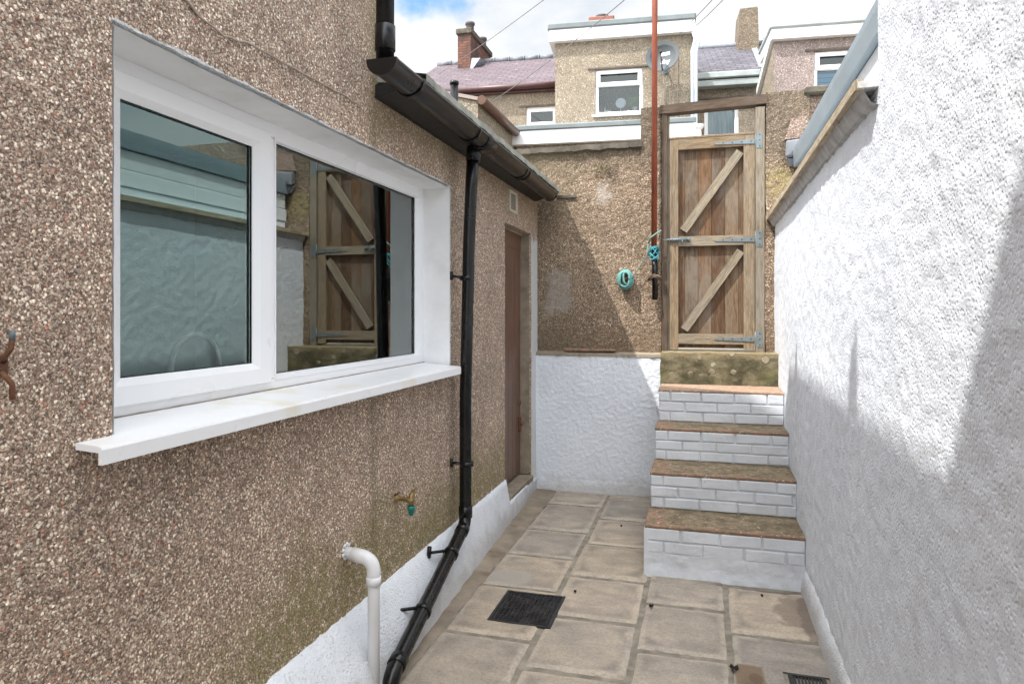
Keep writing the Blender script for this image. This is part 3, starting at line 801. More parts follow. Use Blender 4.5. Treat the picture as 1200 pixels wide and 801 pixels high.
# ---- window
XF = -1.535
win = MB()
def vbar(mb, y0, y1, z0, z1, x0, x1): mb.bevbox(x0, x1, y0, y1, z0, z1, .004)
wn = bpy.data.objects.new('window', None)
fr = MB()
vbar(fr, WY0, WY0+.062, WZ0, WZ1, XF-.055, XF); vbar(fr, WY1+.035, WY1+.10, WZ0, WZ1+.0, XF-.055, XF)
vbar(fr, WY0+.063, WY1+.034, WZ1-.062, WZ1, XF-.055, XF-.0005); vbar(fr, WY0+.063, WY1+.034, WZ0, WZ0+.056, XF-.055, XF-.0005)
vbar(fr, 2.158, 2.205, WZ0+.057, WZ1-.063, XF-.055, XF-.001)
frame = fr.build('window', M['upvc'], house, label='large white plastic window with opening light on its left half')
# reveal lining (painted) : head, two jambs
rv = MB()
def sheet(mb, pts, nu, nv, amp, nrm):
    A, B, C, D = [Vector(p) for p in pts]; V = []; F = []
    for i in range(nu+1):
        for j in range(nv+1):
            a = A.lerp(B, i/nu); b = D.lerp(C, i/nu); p = a.lerp(b, j/nv)
            V.append(p+Vector(nrm)*noise.noise(p*14)*amp)
    for i in range(nu):
        for j in range(nv): F.append([i*(nv+1)+j, (i+1)*(nv+1)+j, (i+1)*(nv+1)+j+1, i*(nv+1)+j+1])
    mb.mesh(V, F, smooth=True)
d_ = .013
sheet(rv, [(XL+.002, WY0, WZ1-d_), (XL+.002, WY1, WZ1-d_), (XF-.01, WY1+.02, WZ1-.012), (XF-.01, WY0, WZ1-.012)], 60, 6, .004, (0,0,1))
sheet(rv, [(XL+.002, WY1-d_, WZ0), (XL+.002, WY1-d_, WZ1), (XF-.01, WY1-.011, WZ1), (XF-.01, WY1-.011, WZ0)], 30, 6, .003, (0,1,0))
sheet(rv, [(XL-.008, WY0+d_, WZ0), (XL-.008, WY0+d_, WZ1), (XF-.01, WY0+d_, WZ1), (XF-.01, WY0+d_, WZ0)], 30, 6, .003, (0,1,0))
rv.build('reveal', M['reveal'], frame)
# opening sash on the left
sy0, sy1, sz0, sz1 = WY0+.052, 2.163, WZ0+.046, WZ1-.052
gy0, gy1, gz0, gz1 = 1.505, 2.072, -.182, .582
sa = MB(); xa, xb = XF-.03, XF+.016
def rect_frame(mb, o, i, x0, x1, bev=.010):
    # mitred frame: outer rect o, inner rect i (y0,y1,z0,z1), chamfered to the glass
    oc = [(o[0],o[2]),(o[1],o[2]),(o[1],o[3]),(o[0],o[3])]; ic = [(i[0],i[2]),(i[1],i[2]),(i[1],i[3]),(i[0],i[3])]
    mc = [(a[0]+(b[0]-a[0])*.72, a[1]+(b[1]-a[1])*.72) for a, b in zip(oc, ic)]
    oc2 = [(a[0]+(b[0]-a[0])*.06, a[1]+(b[1]-a[1])*.06) for a, b in zip(oc, ic)]
    for k in range(4):
        q = (k+1) % 4
        P = lambda c, x: (x, c[0], c[1])
        mb.face([P(oc[k],x0), P(oc[q],x0), P(oc[q],x1-.005), P(oc[k],x1-.005)])
        mb.face([P(oc[k],x1-.005), P(oc[q],x1-.005), P(oc2[q],x1), P(oc2[k],x1)])
        mb.face([P(oc2[k],x1), P(oc2[q],x1), P(mc[q],x1), P(mc[k],x1)])
        mb.face([P(mc[k],x1), P(mc[q],x1), P(ic[q],x1-bev), P(ic[k],x1-bev)])
        mb.face([P(ic[k],x1-bev), P(ic[q],x1-bev), P(ic[q],x0), P(ic[k],x0)])
rect_frame(sa, (sy0,sy1,sz0,sz1), (gy0,gy1,gz0,gz1), xa, xb, .016)
sa.build('opening_sash', M['upvc'], frame)
bd = MB(); rect_frame(bd, (2.2,WY1+.036,WZ0+.050,WZ1-.058), (2.180+.03,3.50,-.232,.630), XF-.03, XF+.003, .012)
bd.build('glazing_bead', M['upvc'], frame)
# dark gasket lines
gk = MB()
for (y0,y1,z0,z1,x) in ((gy0,gy1,gz0,gz1,XF+.001),(2.210,3.50,-.232,.630,XF-.008)):
    for a in ((y0,y1,z0,z0+.0025),(y0,y1,z1-.0025,z1),(y0,y0+.0025,z0+.0025,z1-.0025),(y1-.0025,y1,z0+.0025,z1-.0025)): gk.box(x-.010, x-.004, *a)
gk.build('gasket', M['black_pl'], frame)
pn = MB(); x = XF-.012; pn.face([(x,gy0-.005,gz0-.005),(x,gy1+.005,gz0-.005),(x,gy1+.005,gz1+.005),(x,gy0-.005,gz1+.005)]); pn.build('pane', M['glass_teal'], frame)
pn = MB(); x = XF-.020; pn.face([(x,2.205,-.237),(x,3.505,-.237),(x,3.505,.635),(x,2.205,.635)]); pn.build('pane', M['glass'], frame)
# sill: top board with turned down nose
sl = MB(); XS = -1.300
P_ = [(XF+.003,-.287),(XS-.012,-.303),(XS-.003,-.305),(XS,-.311),(XS,-.345),(XS-.010,-.345),(XS-.010,-.318),(XF+.003,-.303)]
sl.prism(P_, 1.225, 3.575)
sl.build('sill', M['sill'], frame)
sk = MB()   # bead of old sealant along the frame foot
V = []; 
sk.tube([(XF+.004, y, -.2885+.0015*noise.noise(Vector((y*20,0,0)))) for y in frange(WY0+.16, WY1, .03)], .0045, 6)
sk.build('sealant', M['sill_conc'], frame)
# ---- room behind the glass
rm = MB(); a, b = -3.6, XF-.07
for q in ([(a,1.0,-.9),(a,4.2,-.9),(a,4.2,1.1),(a,1.0,1.1)], [(a,1.0,-.9),(b,1.0,-.9),(b,1.0,1.1),(a,1.0,1.1)], [(a,4.2,-.9),(b,4.2,-.9),(b,4.2,1.1),(a,4.2,1.1)],
          [(a,1.0,1.1),(b,1.0,1.1),(b,4.2,1.1),(a,4.2,1.1)], [(a,1.0,-.9),(b,1.0,-.9),(b,4.2,-.9),(a,4.2,-.9)]): rm.face(q)
rm.build('room', M['room'], house)
wb = MB(); wb.box(XL-.30, XL-.165, .8, WY0, -.9, 1.0); wb.build('inner_wall', M['room'], house)
wb = MB(); wb.box(XL-.30, XL-.165, WY1+.036, 4.3, -.9, 1.0); wb.build('inner_wall', M['room'], house)
# kitchen tap
t = thing('kitchen_tap', 'white curved swan neck tap seen through the left window pane', 'tap', (-1.72, 1.92, -.32))
tp = MB(); pts = []
A_ = onX(200, 440, -1.58); B_ = onX(257, 430, -1.58)
cy, ry = (A_.y+B_.y)/2, (B_.y-A_.y)/2
pts = [(-1.58, cy-ry, -.34)]
for i in range(17):
    a = math.pi*(1-i/16); pts.append((-1.58, cy+ry*math.cos(a), -.185+.115*math.sin(a)))
tp.tube(pts, .0085, 10); tp.build('spout', M['chrome'], t)
tp = MB(); tp.lathe([(0,.028),(.02,.028),(.03,.02),(.07,.018)], (-1.58, cy-ry, -.41)); tp.build('tap_base', M['chrome'], t)
wt = MB(); wt.box(-2.2, XF-.075, 1.05, 4.1, -.45, -.41); wt.build('worktop', M['room'], house)

# ---- door
dd = MB(); XD = XL-.085
for k in range(6):
    y0 = DY0+.012+k*.1225; dd.bevbox(XD-.04, XD, y0, y0+.1205, DZ0+.04, DZ1-.004, .004)
dd.bevbox(XD-.03, XD+.006, DY0+.004, DY1-.02, DZ1-.14, DZ1-.004, .004)
door = dd.build('door', M['door_brown'], house, label='narrow brown painted plank door')
fj = MB(); fj.box(XL-.156, XL-.012, DY1-.016, DY1-.002, DZ0+.03, DZ1-.002); fj.box(XL-.158, XL-.06, DY0+.002, DY1-.018, DZ1-.020, DZ1-.003)
fj.build('jamb', M['sill_conc'], door)
la = MB(); la.bevbox(XD, XD+.02, DY1-.085, DY1-.055, -.98, -.86, .003); la2 = MB(); la2.bevbox(XD, XD+.012, DY1-.095, DY1-.035, -.76, -.73, .003); la2.build('keep', M['rust'], door)
la.tube([(XD+.012, DY1-.07, -.92), (XD+.035, DY1-.07, -.92), (XD+.04, DY1-.10, -.92)], .006, 8)
la.build('latch', M['rust'], door)
th = MB(); V = []
th.bevbox(XL-.155, XL+.022, DY0-.01, DY1-.002, DZ0-.03, DZ0+.018, .008, j=.003)
th.build('door_step', M['sill_conc'], door)
# air vent
P0 = (4.80, 5.00, .735, .895)
av = MB(); rect_frame(av, P0, (P0[0]+.02,P0[1]-.02,P0[2]+.02,P0[3]-.02), XL-.004, XL+.014, .006)
vent = av.build('air_vent', M['vent'], house, label='cream louvred air vent above the brown door')
av = MB()
for k in range(8): z = P0[2]+.024+k*.0145; av.prism([(XL-.002, z), (XL+.010, z-.004), (XL+.010, z+.001), (XL-.002, z+.005)], P0[0]+.02, P0[1]-.02)
av.build('louvres', M['vent'], vent)
av = MB(); av.box(XL-.002, XL+.001, P0[0]+.015, P0[1]-.015, P0[2]+.015, P0[3]-.015); av.build('backing', M['dark'], vent)

# ---- gutter
GY0, GY1 = 2.40, 5.37
def gz(y): return .968-.020*(y-GY0)/(GY1-GY0)
gu = MB(); V = []; F = []; n = 18; ys = frange(GY0, GY1, .12); gx, gr = -1.195, .060
prof_o = []
# ogee-ish half round with rolled lip, outer then inner
for k in range(n+1):
    a = math.pi*k/n; prof_o.append((gx+gr*math.cos(a), -gr*.92*math.sin(a)))
lipL = [(gx-gr, .004), (gx-gr+.006, .004)]; prof_i = [(gx+(gr-.004)*math.cos(math.pi*(1-k/n)), -(gr-.004)*.92*math.sin(math.pi*(1-k/n))) for k in range(n+1)]
prof_g = [(gx+gr+.005,-.008),(gx+gr+.002,.006)][::-1] and ([(gx+gr-.004,.004),(gx+gr+.004,.004),(gx+gr+.005,-.006)]+prof_o[1:]+lipL+prof_i[1:-1])
for y in ys: V += [(px, y, gz(y)+pz) for px, pz in prof_g]
m_ = len(prof_g)
for i in range(len(ys)-1):
    for k in range(m_): F.append([i*m_+k, i*m_+(k+1) % m_, (i+1)*m_+(k+1) % m_, (i+1)*m_+k])
gu.mesh(V, F, smooth=True)
for y in (GY0-.003, GY1): # stop ends
    gu.prism([(px+(px-gx)*.06, gz(y)+pz*1.07) for px, pz in ([(gx+gr,.006)]+prof_o+[(gx-gr,.006)])], y-.006, y+.012)
gutter = gu.build('gutter', M['gutter'], house)
def band(mb, y, w, k=1.10):
    V = []; F = []
    for yy in (y-w/2, y+w/2):
        V += [(gx+(px-gx)*k, yy, gz(y)+pz*k) for px, pz in [(gx+gr,.010)]+prof_o+[(gx-gr,.010)]]
    m = len(V)//2
    for q in range(m-1): F.append([q, q+1, m+q+1, m+q])
    mb.mesh(V, F, smooth=True)
    for yy in (y-w/2, y+w/2):
        pts = [(gx+(px-gx)*k, yy, gz(y)+pz*k) for px, pz in prof_o]; pts2 = [(px, yy, gz(y)+pz) for px, pz in prof_o]
        for q in range(len(pts)-1): mb.face([pts[q], pts[q+1], pts2[q+1], pts2[q]])
for y in (2.66, 3.42, 4.42, 4.50): br = MB(); band(br, y, .022); br.build('bracket', M['black_pl'], gutter)
br = MB(); band(br, 3.65, .17, 1.08); br.build('outlet', M['black_pl'], gutter)
so = MB(); so.prism([(XL-.01,.926),(XL+.02,.926),(gx-gr-.004,.955),(gx-gr-.004,.985),(XL-.01,.985)], YC-.02, YB-.06)
so.build('fascia', M['soffit'], gutter)

# ---- main downpipe
dp = MB(); PY = 3.655
top = Vector((-1.255, PY, .93)); a1 = Vector((-1.302, PY, .30)); bt = Vector((-1.302, PY, -1.20)); lo = Vector((-1.205, 2.50, -1.455)); end = Vector((-1.20, 2.44, -1.66))
def bend(p0, p1, p2, r, n=7):
    a = (p0-p1).normalized()*r+p1; c = (p2-p1).normalized()*r+p1
    return [a.lerp(p1, t).lerp(p1.lerp(c, t), t) for t in [i/n for i in range(n+1)]]
path = [top, Vector((-1.268,PY,.7)), Vector((-1.281,PY,.4)), Vector((-1.290,PY,.0)), Vector((-1.302,PY,-.5))]+bend(a1, bt, lo, .07)+bend(bt, lo, end, .05)+[end]
dp.tube(path, .034, 20); 
pipe = dp.build('downpipe', M['black_pl'], house, label='black plastic downpipe running down the wall and slanting along the plinth')
def collar(par, p, q, r=.039):
    mb = MB(); mb.tube([p, p.lerp(q,.02), p.lerp(q,.98), q], [r-.003, r, r, r-.003], 20); mb.build('collar', M['black_pl'], par)
collar(pipe, Vector((-1.250,PY,.93)), Vector((-1.255,PY,.85)), .043); collar(pipe, Vector((-1.302,PY,-1.10)), Vector((-1.302,PY,-1.165)))
dirn = (lo-bt).normalized(); collar(pipe, bt+dirn*.05, bt+dirn*.10, .038); collar(pipe, lo-dirn*.10, lo-dirn*.05, .039)
def clip(p, d, wall_x):
    c = MB(); p = Vector(p); c.tube([p-d*.013, p-d*.012, p+d*.012, p+d*.013], [.035,.0405,.0405,.035], 20)
    c.tube([(p.x, p.y, p.z), (wall_x, p.y-.045, p.z+.01)], .008, 8); c.tube([(wall_x-.004, p.y-.047, p.z-.012), (wall_x-.004, p.y-.047, p.z+.035)], .010, 8)
    c.build('pipe_clip', M['black_pl'], pipe)
Z_ = Vector((0,0,1))
clip((-1.295,PY,.19), Z_, XL+.01); clip((-1.295,PY,-.86), Z_, XL+.01)
for t_ in (.26, .66):
    p = bt.lerp(lo, t_)
    c = MB(); c.tube([p-dirn*.013, p-dirn*.012, p+dirn*.012, p+dirn*.013], [.035,.0405,.0405,.035], 20)
    c.tube([(p.x,p.y,p.z+.02), (XL+.045, p.y-.13, p.z+.045)], .008, 8); c.tube([(XL+.030, p.y-.135, p.z+.02), (XL+.035, p.y-.135, p.z+.075)], .012, 8)
    c.build('pipe_clip', M['black_pl'], pipe)
# upper downpipe of the taller part
up = MB(); up.tube([(-1.215,2.465,.975),(-1.215,2.465,3.7)], .036, 20)
upipe = up.build('downpipe', M['black_pl'], house, label='black upper downpipe emptying into the gutter end')
collar(upipe, Vector((-1.215,2.465,1.03)), Vector((-1.215,2.465,1.13)), .041)
vp = MB(); vp.tube([(-1.42,.60,3.68),(-1.42,.60,4.26)], .055, 16); vp.build('vent_pipe', M['black_pl'], house)

# ---- white waste pipe
t = thing('waste_pipe', 'white plastic waste pipe with elbow coming out of the wall left of the black pipe', 'pipe', (-1.26, 2.44, ZG))
wp = MB(); A_ = Vector((-1.39,2.44,-.955)); B_ = Vector((-1.252,2.44,-.975)); C_ = Vector((-1.252,2.44,-1.62))
wp.tube([A_]+bend(A_, B_, C_, .05, 9)+[C_], .0235, 18); wp.build('pipe', M['white_pl'], t)
wp = MB(); pth = bend(A_, B_, C_, .052, 9); wp.tube([Vector((-1.345,2.44,-.9615))]+pth+[pth[-1]-Vector((0,0,.03))], .0275, 18); wp.build('elbow', M['white_pl'], t)
wp = MB(); wp.tube([(-1.252,2.44,-1.04),(-1.252,2.44,-1.075)], .0295, 18); wp.build('socket', M['white_pl'], t)
wp = MB()
for k in range(9):
    a = k*.7; wp.lathe([(0,.009),(.004,.007),(.006,.002)], (XL+.002, 2.44+.026*math.cos(a), -.952+.026*math.sin(a)), (1,0,0), 8)
wp.build('filler_foam', M['white_pl'], t)
# ---- garden tap
TY, TZ = 2.905, -.864
t = thing('garden_tap', 'small brass outdoor tap with green hose connector on the pebbledash wall', 'tap', (XL, TY, TZ))
b = MB(); b.lathe([(0,.022),(.006,.022),(.008,.013),(.012,.011),(.05,.010),(.055,.014),(.085,.014),(.09,.008)], (XL-.002,TY,TZ), (1,0,-.04), 18)
b.lathe([(0,.012),(.035,.012),(.036,.010)], (XL+.075,TY,TZ+.004), (0,0,-1), 16)
b.lathe([(0,.013),(.028,.014),(.03,.009),(.048,.009)], (XL+.072,TY,TZ-.002), (.35,0,1), 16)
b.build('tap_body', M['brass'], t)
b = MB(); b.bevbox(XL+.083, XL+.100, TY-.022, TY+.022, TZ+.040, TZ+.048, .002); b.build('tap_handle', M['brass'], t)
b = MB(); b.lathe([(0,.016),(.004,.018),(.018,.018),(.020,.013),(.036,.012),(.038,.009),(.045,.009),(.046,0)], (XL+.075,TY,TZ-.030), (0,0,-1), 18)
b.build('hose_connector', M['teal_pl'], t)
b = MB(); b.tube([(XL+.004,TY-.03,TZ+.02),(XL+.03,TY-.03,TZ+.035)], .005, 8); b.build('spare_nail', M['rust'], t)
# ---- rusty hook on the near wall
t = thing('rusty_bracket', 'rusty iron double hook fixed to the wall at the left edge', 'bracket', (XL, 1.06, -.10))
b = MB(); b.bevbox(XL-.002, XL+.010, 1.030, 1.064, -.130, -.088, .003); b.build('plate', M['rust'], t)
b = MB(); b.tube([(XL+.012,1.045,-.122),(XL+.024,1.048,-.134),(XL+.028,1.056,-.148),(XL+.028,1.056,-.178)], .0055, 10); b.build('hook', M['rust'], t)
b = MB(); b.tube([(XL+.012,1.045,-.098),(XL+.022,1.047,-.088),(XL+.028,1.053,-.074),(XL+.028,1.055,-.056)], .0055, 10); b.build('hook', M['rust'], t)
b = MB(); b.tube([(XL+.028,1.055,-.057),(XL+.028,1.056,-.038)], .0058, 10); b.build('hook_tip', M['steel_tip'], t)
for z in (-.10, -.122): b = MB(); b.lathe([(0,.006),(.003,.005),(.004,0)], (XL+.010,1.047+(z+.11)*.5,z), (1,0,0), 10); b.build('bolt_head', M['dark'], t)
# ---- painted-over cable on the wall
pts = [onX(u, v, XL+.006) for u, v in ((205,-14),(232,18),(262,42),(288,50),(318,66),(350,84),(378,98),(402,112),(424,124))]
b = MB(); P2 = []
for a, c in zip(pts[:-1], pts[1:]):
    for k in range(6): P2.append(a.lerp(c, k/6)+noise.noise_vector(a.lerp(c, k/6)*20)*.006)
b.tube(P2+[pts[-1]], .0035, 8); tag(b.build('wall_cable', M['cable']), 'thin painted-over cable sagging across the pebbledash above the window', 'cable')

# =================================================================== BACK WALLS
rw = thing('retaining_wall', 'white painted rough retaining wall at the far end left of the steps', 'wall', (-.85, YB, ZG))
mb = MB()
def rdisp(a, b_, p):
    z = b_; e = max(0, (-1.40-z)/.1)
    return Vector((0, -.02*min(e, 1), 0))
topfn = []
grid_wall(mb, (0,YB,0), (1,0,0), (0,0,1), frange(XL-.03, -.33, .012), frange(ZG-.02, -.352, .012), [], (0,.22,0), amp=.0035, fs=38, disp=rdisp)
mb.build('wall_face', M['white_wall'], rw)
mb = MB(); V = []; F = []; xs = frange(XL-.02, -.31, .02)
for x in xs:
    e = noise.noise(Vector((x*14,2,0)))*.007+noise.noise(Vector((x*40,9,0)))*.005
    V += [(x, YB-.006+e, -.368-abs(e)*1.6), (x, YB-.004+e, -.348+e*.4), (x, YB+.03, -.335+e*.5), (x, YB+.09, -.33+e*.5)]
for i in range(len(xs)-1):
    for k in range(3): F.append([i*4+k, i*4+k+1, (i+1)*4+k+1, (i+1)*4+k])
mb.mesh(V, F, smooth=False); mb.build('ledge', M['sill_conc'], rw)
mb = MB(); mb.bevbox(-1.13, -.70, YB-.004, YB+.05, -.330, -.308, .005, j=.003); mb.build('ledge_tile', M['tread'], rw)

bw = thing('boundary_wall', 'tall tan pebbledashed boundary wall behind the gate with raised pillars', 'wall', (-.3, 5.72, -.34))
YU = 5.695
GX0, GX1 = -.335, .462
mb = MB()
grid_wall(mb, (0,YU,0), (1,0,0), (0,0,1), frange(XL-.6, -.50, .016), frange(-.36, 1.375, .016), [], (0,.22,0), amp=.006, fs=30)
mb.build('left_panel', M['rough_back'], bw)
mb = MB(); grid_wall(mb, (0,YU-.012,0), (1,0,0), (0,0,1), frange(-.50, GX0, .016), frange(-.36, 1.67, .016), [], (0,.26,0), amp=.006, fs=30); mb.build('pillar', M['rough_back'], bw)
mb = MB(); grid_wall(mb, (0,YU-.03,0), (1,0,0), (0,0,1), frange(GX1, .78, .016), frange(-.36, 1.71, .016), [], (0,.30,0), amp=.007, fs=30); mb.build('pillar', M['rough_back'], bw)
mb = MB(); grid_wall(mb, (0,YU+.01,0), (1,0,0), (0,0,1), frange(.78, 2.2, .02), frange(-.36, 1.66, .02), [], (0,.24,0), amp=.007, fs=30); mb.build('right_panel', M['rough_patch'], bw)
mb = MB(); V = []; F = []; xs = frange(XL-.6, -.49, .02)
for x in xs:
    e = noise.noise(Vector((x*10,5,0)))*.012+noise.noise(Vector((x*33,5,0)))*.008
    V += [(x, YU+.0, 1.335+e), (x, YU-.035+e*.5, 1.350+e), (x, YU-.03+e*.5, 1.395+e*.4), (x, YU+.10, 1.415+e*.3), (x, YU+.25, 1.39)]
for i in range(len(xs)-1):
    for k in range(4): F.append([i*5+k, i*5+k+1, (i+1)*5+k+1, (i+1)*5+k])
mb.mesh(V, F, smooth=False); mb.build('coping', M['cap_stone'], bw)
mb = MB(); mb.bevbox(.74, 1.2, YU-.06, YU+.28, 1.665, 1.725, .012, j=.005); mb.build('coping', M['cap_stone'], bw)
mb = MB(); mb.prism([(.600,1.325),(.785,1.335),(.765,1.50),(.645,1.485)], YU-.062, YU-.03); mb.build('render_patch', M['rough_patch'], bw, label='paler fresh pebbledash patch right of the gate')
mb = MB(); mb.bevbox(.60, .80, YU-.12, YU-.03, 1.19, 1.31, .012, j=.016); mb.bevbox(.62, .80, YU-.10, YU-.04, 1.12, 1.185, .008, j=.012); mb.build('slate_offcut', M['slate_dark'], bw)
mb = MB(); mb.bevbox(-1.21, -1.04, YU-.02, YU+.02, .955, .985, .004, j=.006); mb.build('broken_ledge', M['cap_stone'], bw)
# moss tufts at the top of left panel
mb = MB()
for k in range(40):
    x = -.80+random.gauss(0,.05); z = 1.18+random.gauss(0,.018); a = random.random()*6
    mb.face([(x,YU-.010,z),(x+.012*math.cos(a),YU-.030,z+.012*math.sin(a)),(x-.01*math.sin(a),YU-.022,z+.012*math.cos(a))])
tag(mb.build('moss_tuft', M['moss']), 'small olive moss tuft growing high on the tan boundary wall', 'moss')

# threshold
mb = MB()
grid_wall(mb, (0,5.42,0), (1,0,0), (0,0,1), frange(-.325, XR+.01, .015), frange(-.575, -.318, .013), [], (0,.5,0), amp=.006, fs=22)
o = mb.build('threshold_stone', M['stone']); tag(o, 'thick mossy stone slab with pale lichen spots under the gate', 'stone')

# =================================================================== STEPS
st = thing('brick_steps', 'four pale grey painted brick steps with red brick treads up to the gate', 'steps', (.1, 3.97, ZG))
SX0 = -.315
steps = [(3.975, ZG, -1.221, 4.335, 2), (4.335, -1.221, -1.0, 4.715, 3), (4.715, -1.0, -.786, 5.017, 3), (5.017, -.786, -.558, 5.42, 3)]
for si, (y, z0, z1, yn, nc) in enumerate(steps):
    x0 = SX0-.012*(3-si)*.3; x1 = XR-.002
    sm = MB()
    tt = .016                      # thickness of the exposed tread
    zt = z1-tt
    ch = (zt-z0)/3 if nc == 3 else .072
    sm.box(x0+.006, x1, y+.012, yn+.02, z0-.02, zt-.003)       # core / mortar
    for c in range(nc):
        cz1 = zt - c*ch; cz0 = cz1-ch
        off = (-.11 if c % 2 else 0.0)-random.uniform(0,.03)-(.13 if si else 0)
        x = x0+off
        while x < x1:
            L = .215+random.uniform(-.006,.006)
            a, b_ = max(x, x0), min(x+L, x1)
            if b_-a > .025:
                d = random.uniform(-.003,.003)
                gp = random.choice((.0015,.002,.0045)); sm.bevbox(a+gp, b_-gp, y+d, y+.05, cz0+.005, cz1-.003, .0045, j=.0015)
            x += L+.004
    if nc == 2:   # rendered foot of the bottom riser
        zb = zt-2*ch
        V = []; F = []; xs = frange(x0-.006, x1, .012); zs = frange(ZG-.02, zb+.008, .010)
        for x in xs:
            for z in zs:
                p = Vector((x,0,z))
                V.append((x, y-.004+noise.noise(p*16)*.006+noise.noise(p*45)*.003-(.010 if z < ZG+.05 else 0)*(ZG+.05-z)/.05, z))
        m = len(zs)
        for i in range(len(xs)-1):
            for j in range(m-1): F.append([i*m+j, (i+1)*m+j, (i+1)*m+j+1, i*m+j+1])
        V += []; sm.mesh(V, F, smooth=True)
        sm.box(x0-.006, x0+.02, y+.0, yn, ZG-.02, zt-.003)
        sm.box(x0-.005, x1, y+.002, y+.03, zb+.002, zb+.0079)
    o = sm.build('step', M['paint_brick'], st)
    tr = MB(); V = []; F = []; UV = []; xs = frange(x0-.002, x1, .02); n = 14
    for x in xs:
        e = noise.noise(Vector((x*25, y*3, 0)))*.004
        V.append((x, y+.004+e, zt-.001)); 
        V.append((x, y+.002+e, z1-.005))
        for j in range(n+1):
            yy = y+.006+(yn+.015-y-.006)*j/n
            V.append((x, yy+(e if j == 0 else 0), z1+noise.noise(Vector((x*20,yy*20,si)))*.003))
    m = n+3
    for i in range(len(xs)-1):
        for j in range(m-1):
            q = [i*m+j, (i+1)*m+j, (i+1)*m+j+1, i*m+j+1]; F.append(q); UV.append([(V[k][0]-x0, V[k][1]-y) for k in q])
    tr.mesh(V, F, UV, smooth=False)
    tr.build('tread', M['tread_top'] if si == 3 else M['tread'], o)

# =================================================================== RIGHT WALL
nb = thing('white_side_wall', 'white painted rough rendered wall along the right side of the yard', 'wall', (XR, 2.4, ZG))
mb = MB()
def wdisp(a, b_, p):
    q = Vector((0, a*1.1, b_*1.1))
    return Vector((noise.noise(q)*.010, 0, 0))
YT = 2.41
grid_wall(mb, (XR,0,0), (0,1,0), (0,0,1), frange(.3, 5.74, .018, (YT,)), frange(ZG-.03, .745, .018), [], (.22,0,0), amp=.004, fs=20, disp=wdisp)
grid_wall(mb, (XR,0,0), (0,1,0), (0,0,1), frange(.3, YT, .018), frange(.745, 1.9, .018), [], (.22,0,0), amp=.004, fs=20, disp=wdisp, back=False)
mb.box(XR, XR+.22, -3, .3, ZG-.03, 1.9)
mb.face([(XR+.22,.3,.745),(XR+.22,YT,.745),(XR+.22,YT,1.9),(XR+.22,.3,1.9)])
mb.build('wall_face', M['white_wall'], nb)
mb = MB(); V = []; F = []; us = frange(.3, 3.97, .03)
for y in us:
    e = noise.noise(Vector((y*6,3,0)))*.010; h = .105+e
    V += [(XR+.01, y, ZG+h+.012), (XR-.006+e*.2, y, ZG+h), (XR-.020+e*.3, y, ZG+.05), (XR-.030+e*.3, y, ZG-.012)]
for i in range(len(us)-1):
    for k in range(3): F.append([i*4+k, i*4+k+1, (i+1)*4+k+1, (i+1)*4+k])
mb.mesh(V, F); mb.build('skirting', M['white_plinth'], nb)
# coping of the low part
mb = MB(); V = []; F = []; us = frange(YT, 5.66, .025)
for y in us:
    w = XR-.062
    e = noise.noise(Vector((y*12,8,0)))*.010+noise.noise(Vector((y*40,8,0)))*.005
    V += [(XR+.02, y, .655+e), (XR-.015+e*.6, y, .668+e), (w+.022+e*.5, y, .712+e*.5), (w+.004, y, .716)]
for i in range(len(us)-1):
    for k in range(3): F.append([i*4+k, i*4+k+1, (i+1)*4+k+1, (i+1)*4+k])
mb.mesh(V, F, smooth=False); mb.box(XR-.055, XR+.30, YT, 5.66, .717, .738); mb.build('coping_bedding', M['mortar_under'], nb)
mb = MB(); mb.beam((XR-.050, YT+.002, .728), (XR-.050, 5.66, .728), .026, .034, rnd=.4); mb.build('coping_batten', M['pale_timber'], nb)
# neighbour's lean-to
lt = thing('lean_to', 'neighbouring white clad lean-to with blue grey gutter above the right wall', 'lean-to', (.8, 4, .74))
mb = MB()
for k, (z0, z1, x) in enumerate(((.74,.845,.690),(.850,.960,.678),(.965,1.10,.690))): mb.bevbox(x, x+.1, YT+.3, 5.62, z0, z1, .006)
mb.bevbox(.70, .8, YT, YT+.30, .74, 1.10, .004)
mb.build('cladding', M['fascia_old'], lt)
mb = MB(); mb.prism([(.66,1.105),(.735,1.105),(.735,1.225),(.652,1.225),(.652,1.19)], YT-.3, 5.62); mb.build('gutter', M['bluegrey'], lt)
mb = MB(); mb.prism([(.738,1.20),(3.2,1.75),(3.2,1.80),(.738,1.245)], YT-.3, 5.62); mb.build('roof', M['felt_light'], lt)
mb = MB(); mb.prism([(.80,-.3),(3.2,-.3),(3.2,1.75),(.80,1.21)], YT, 5.60); mb.build('side_wall', M['fascia_old'], lt)

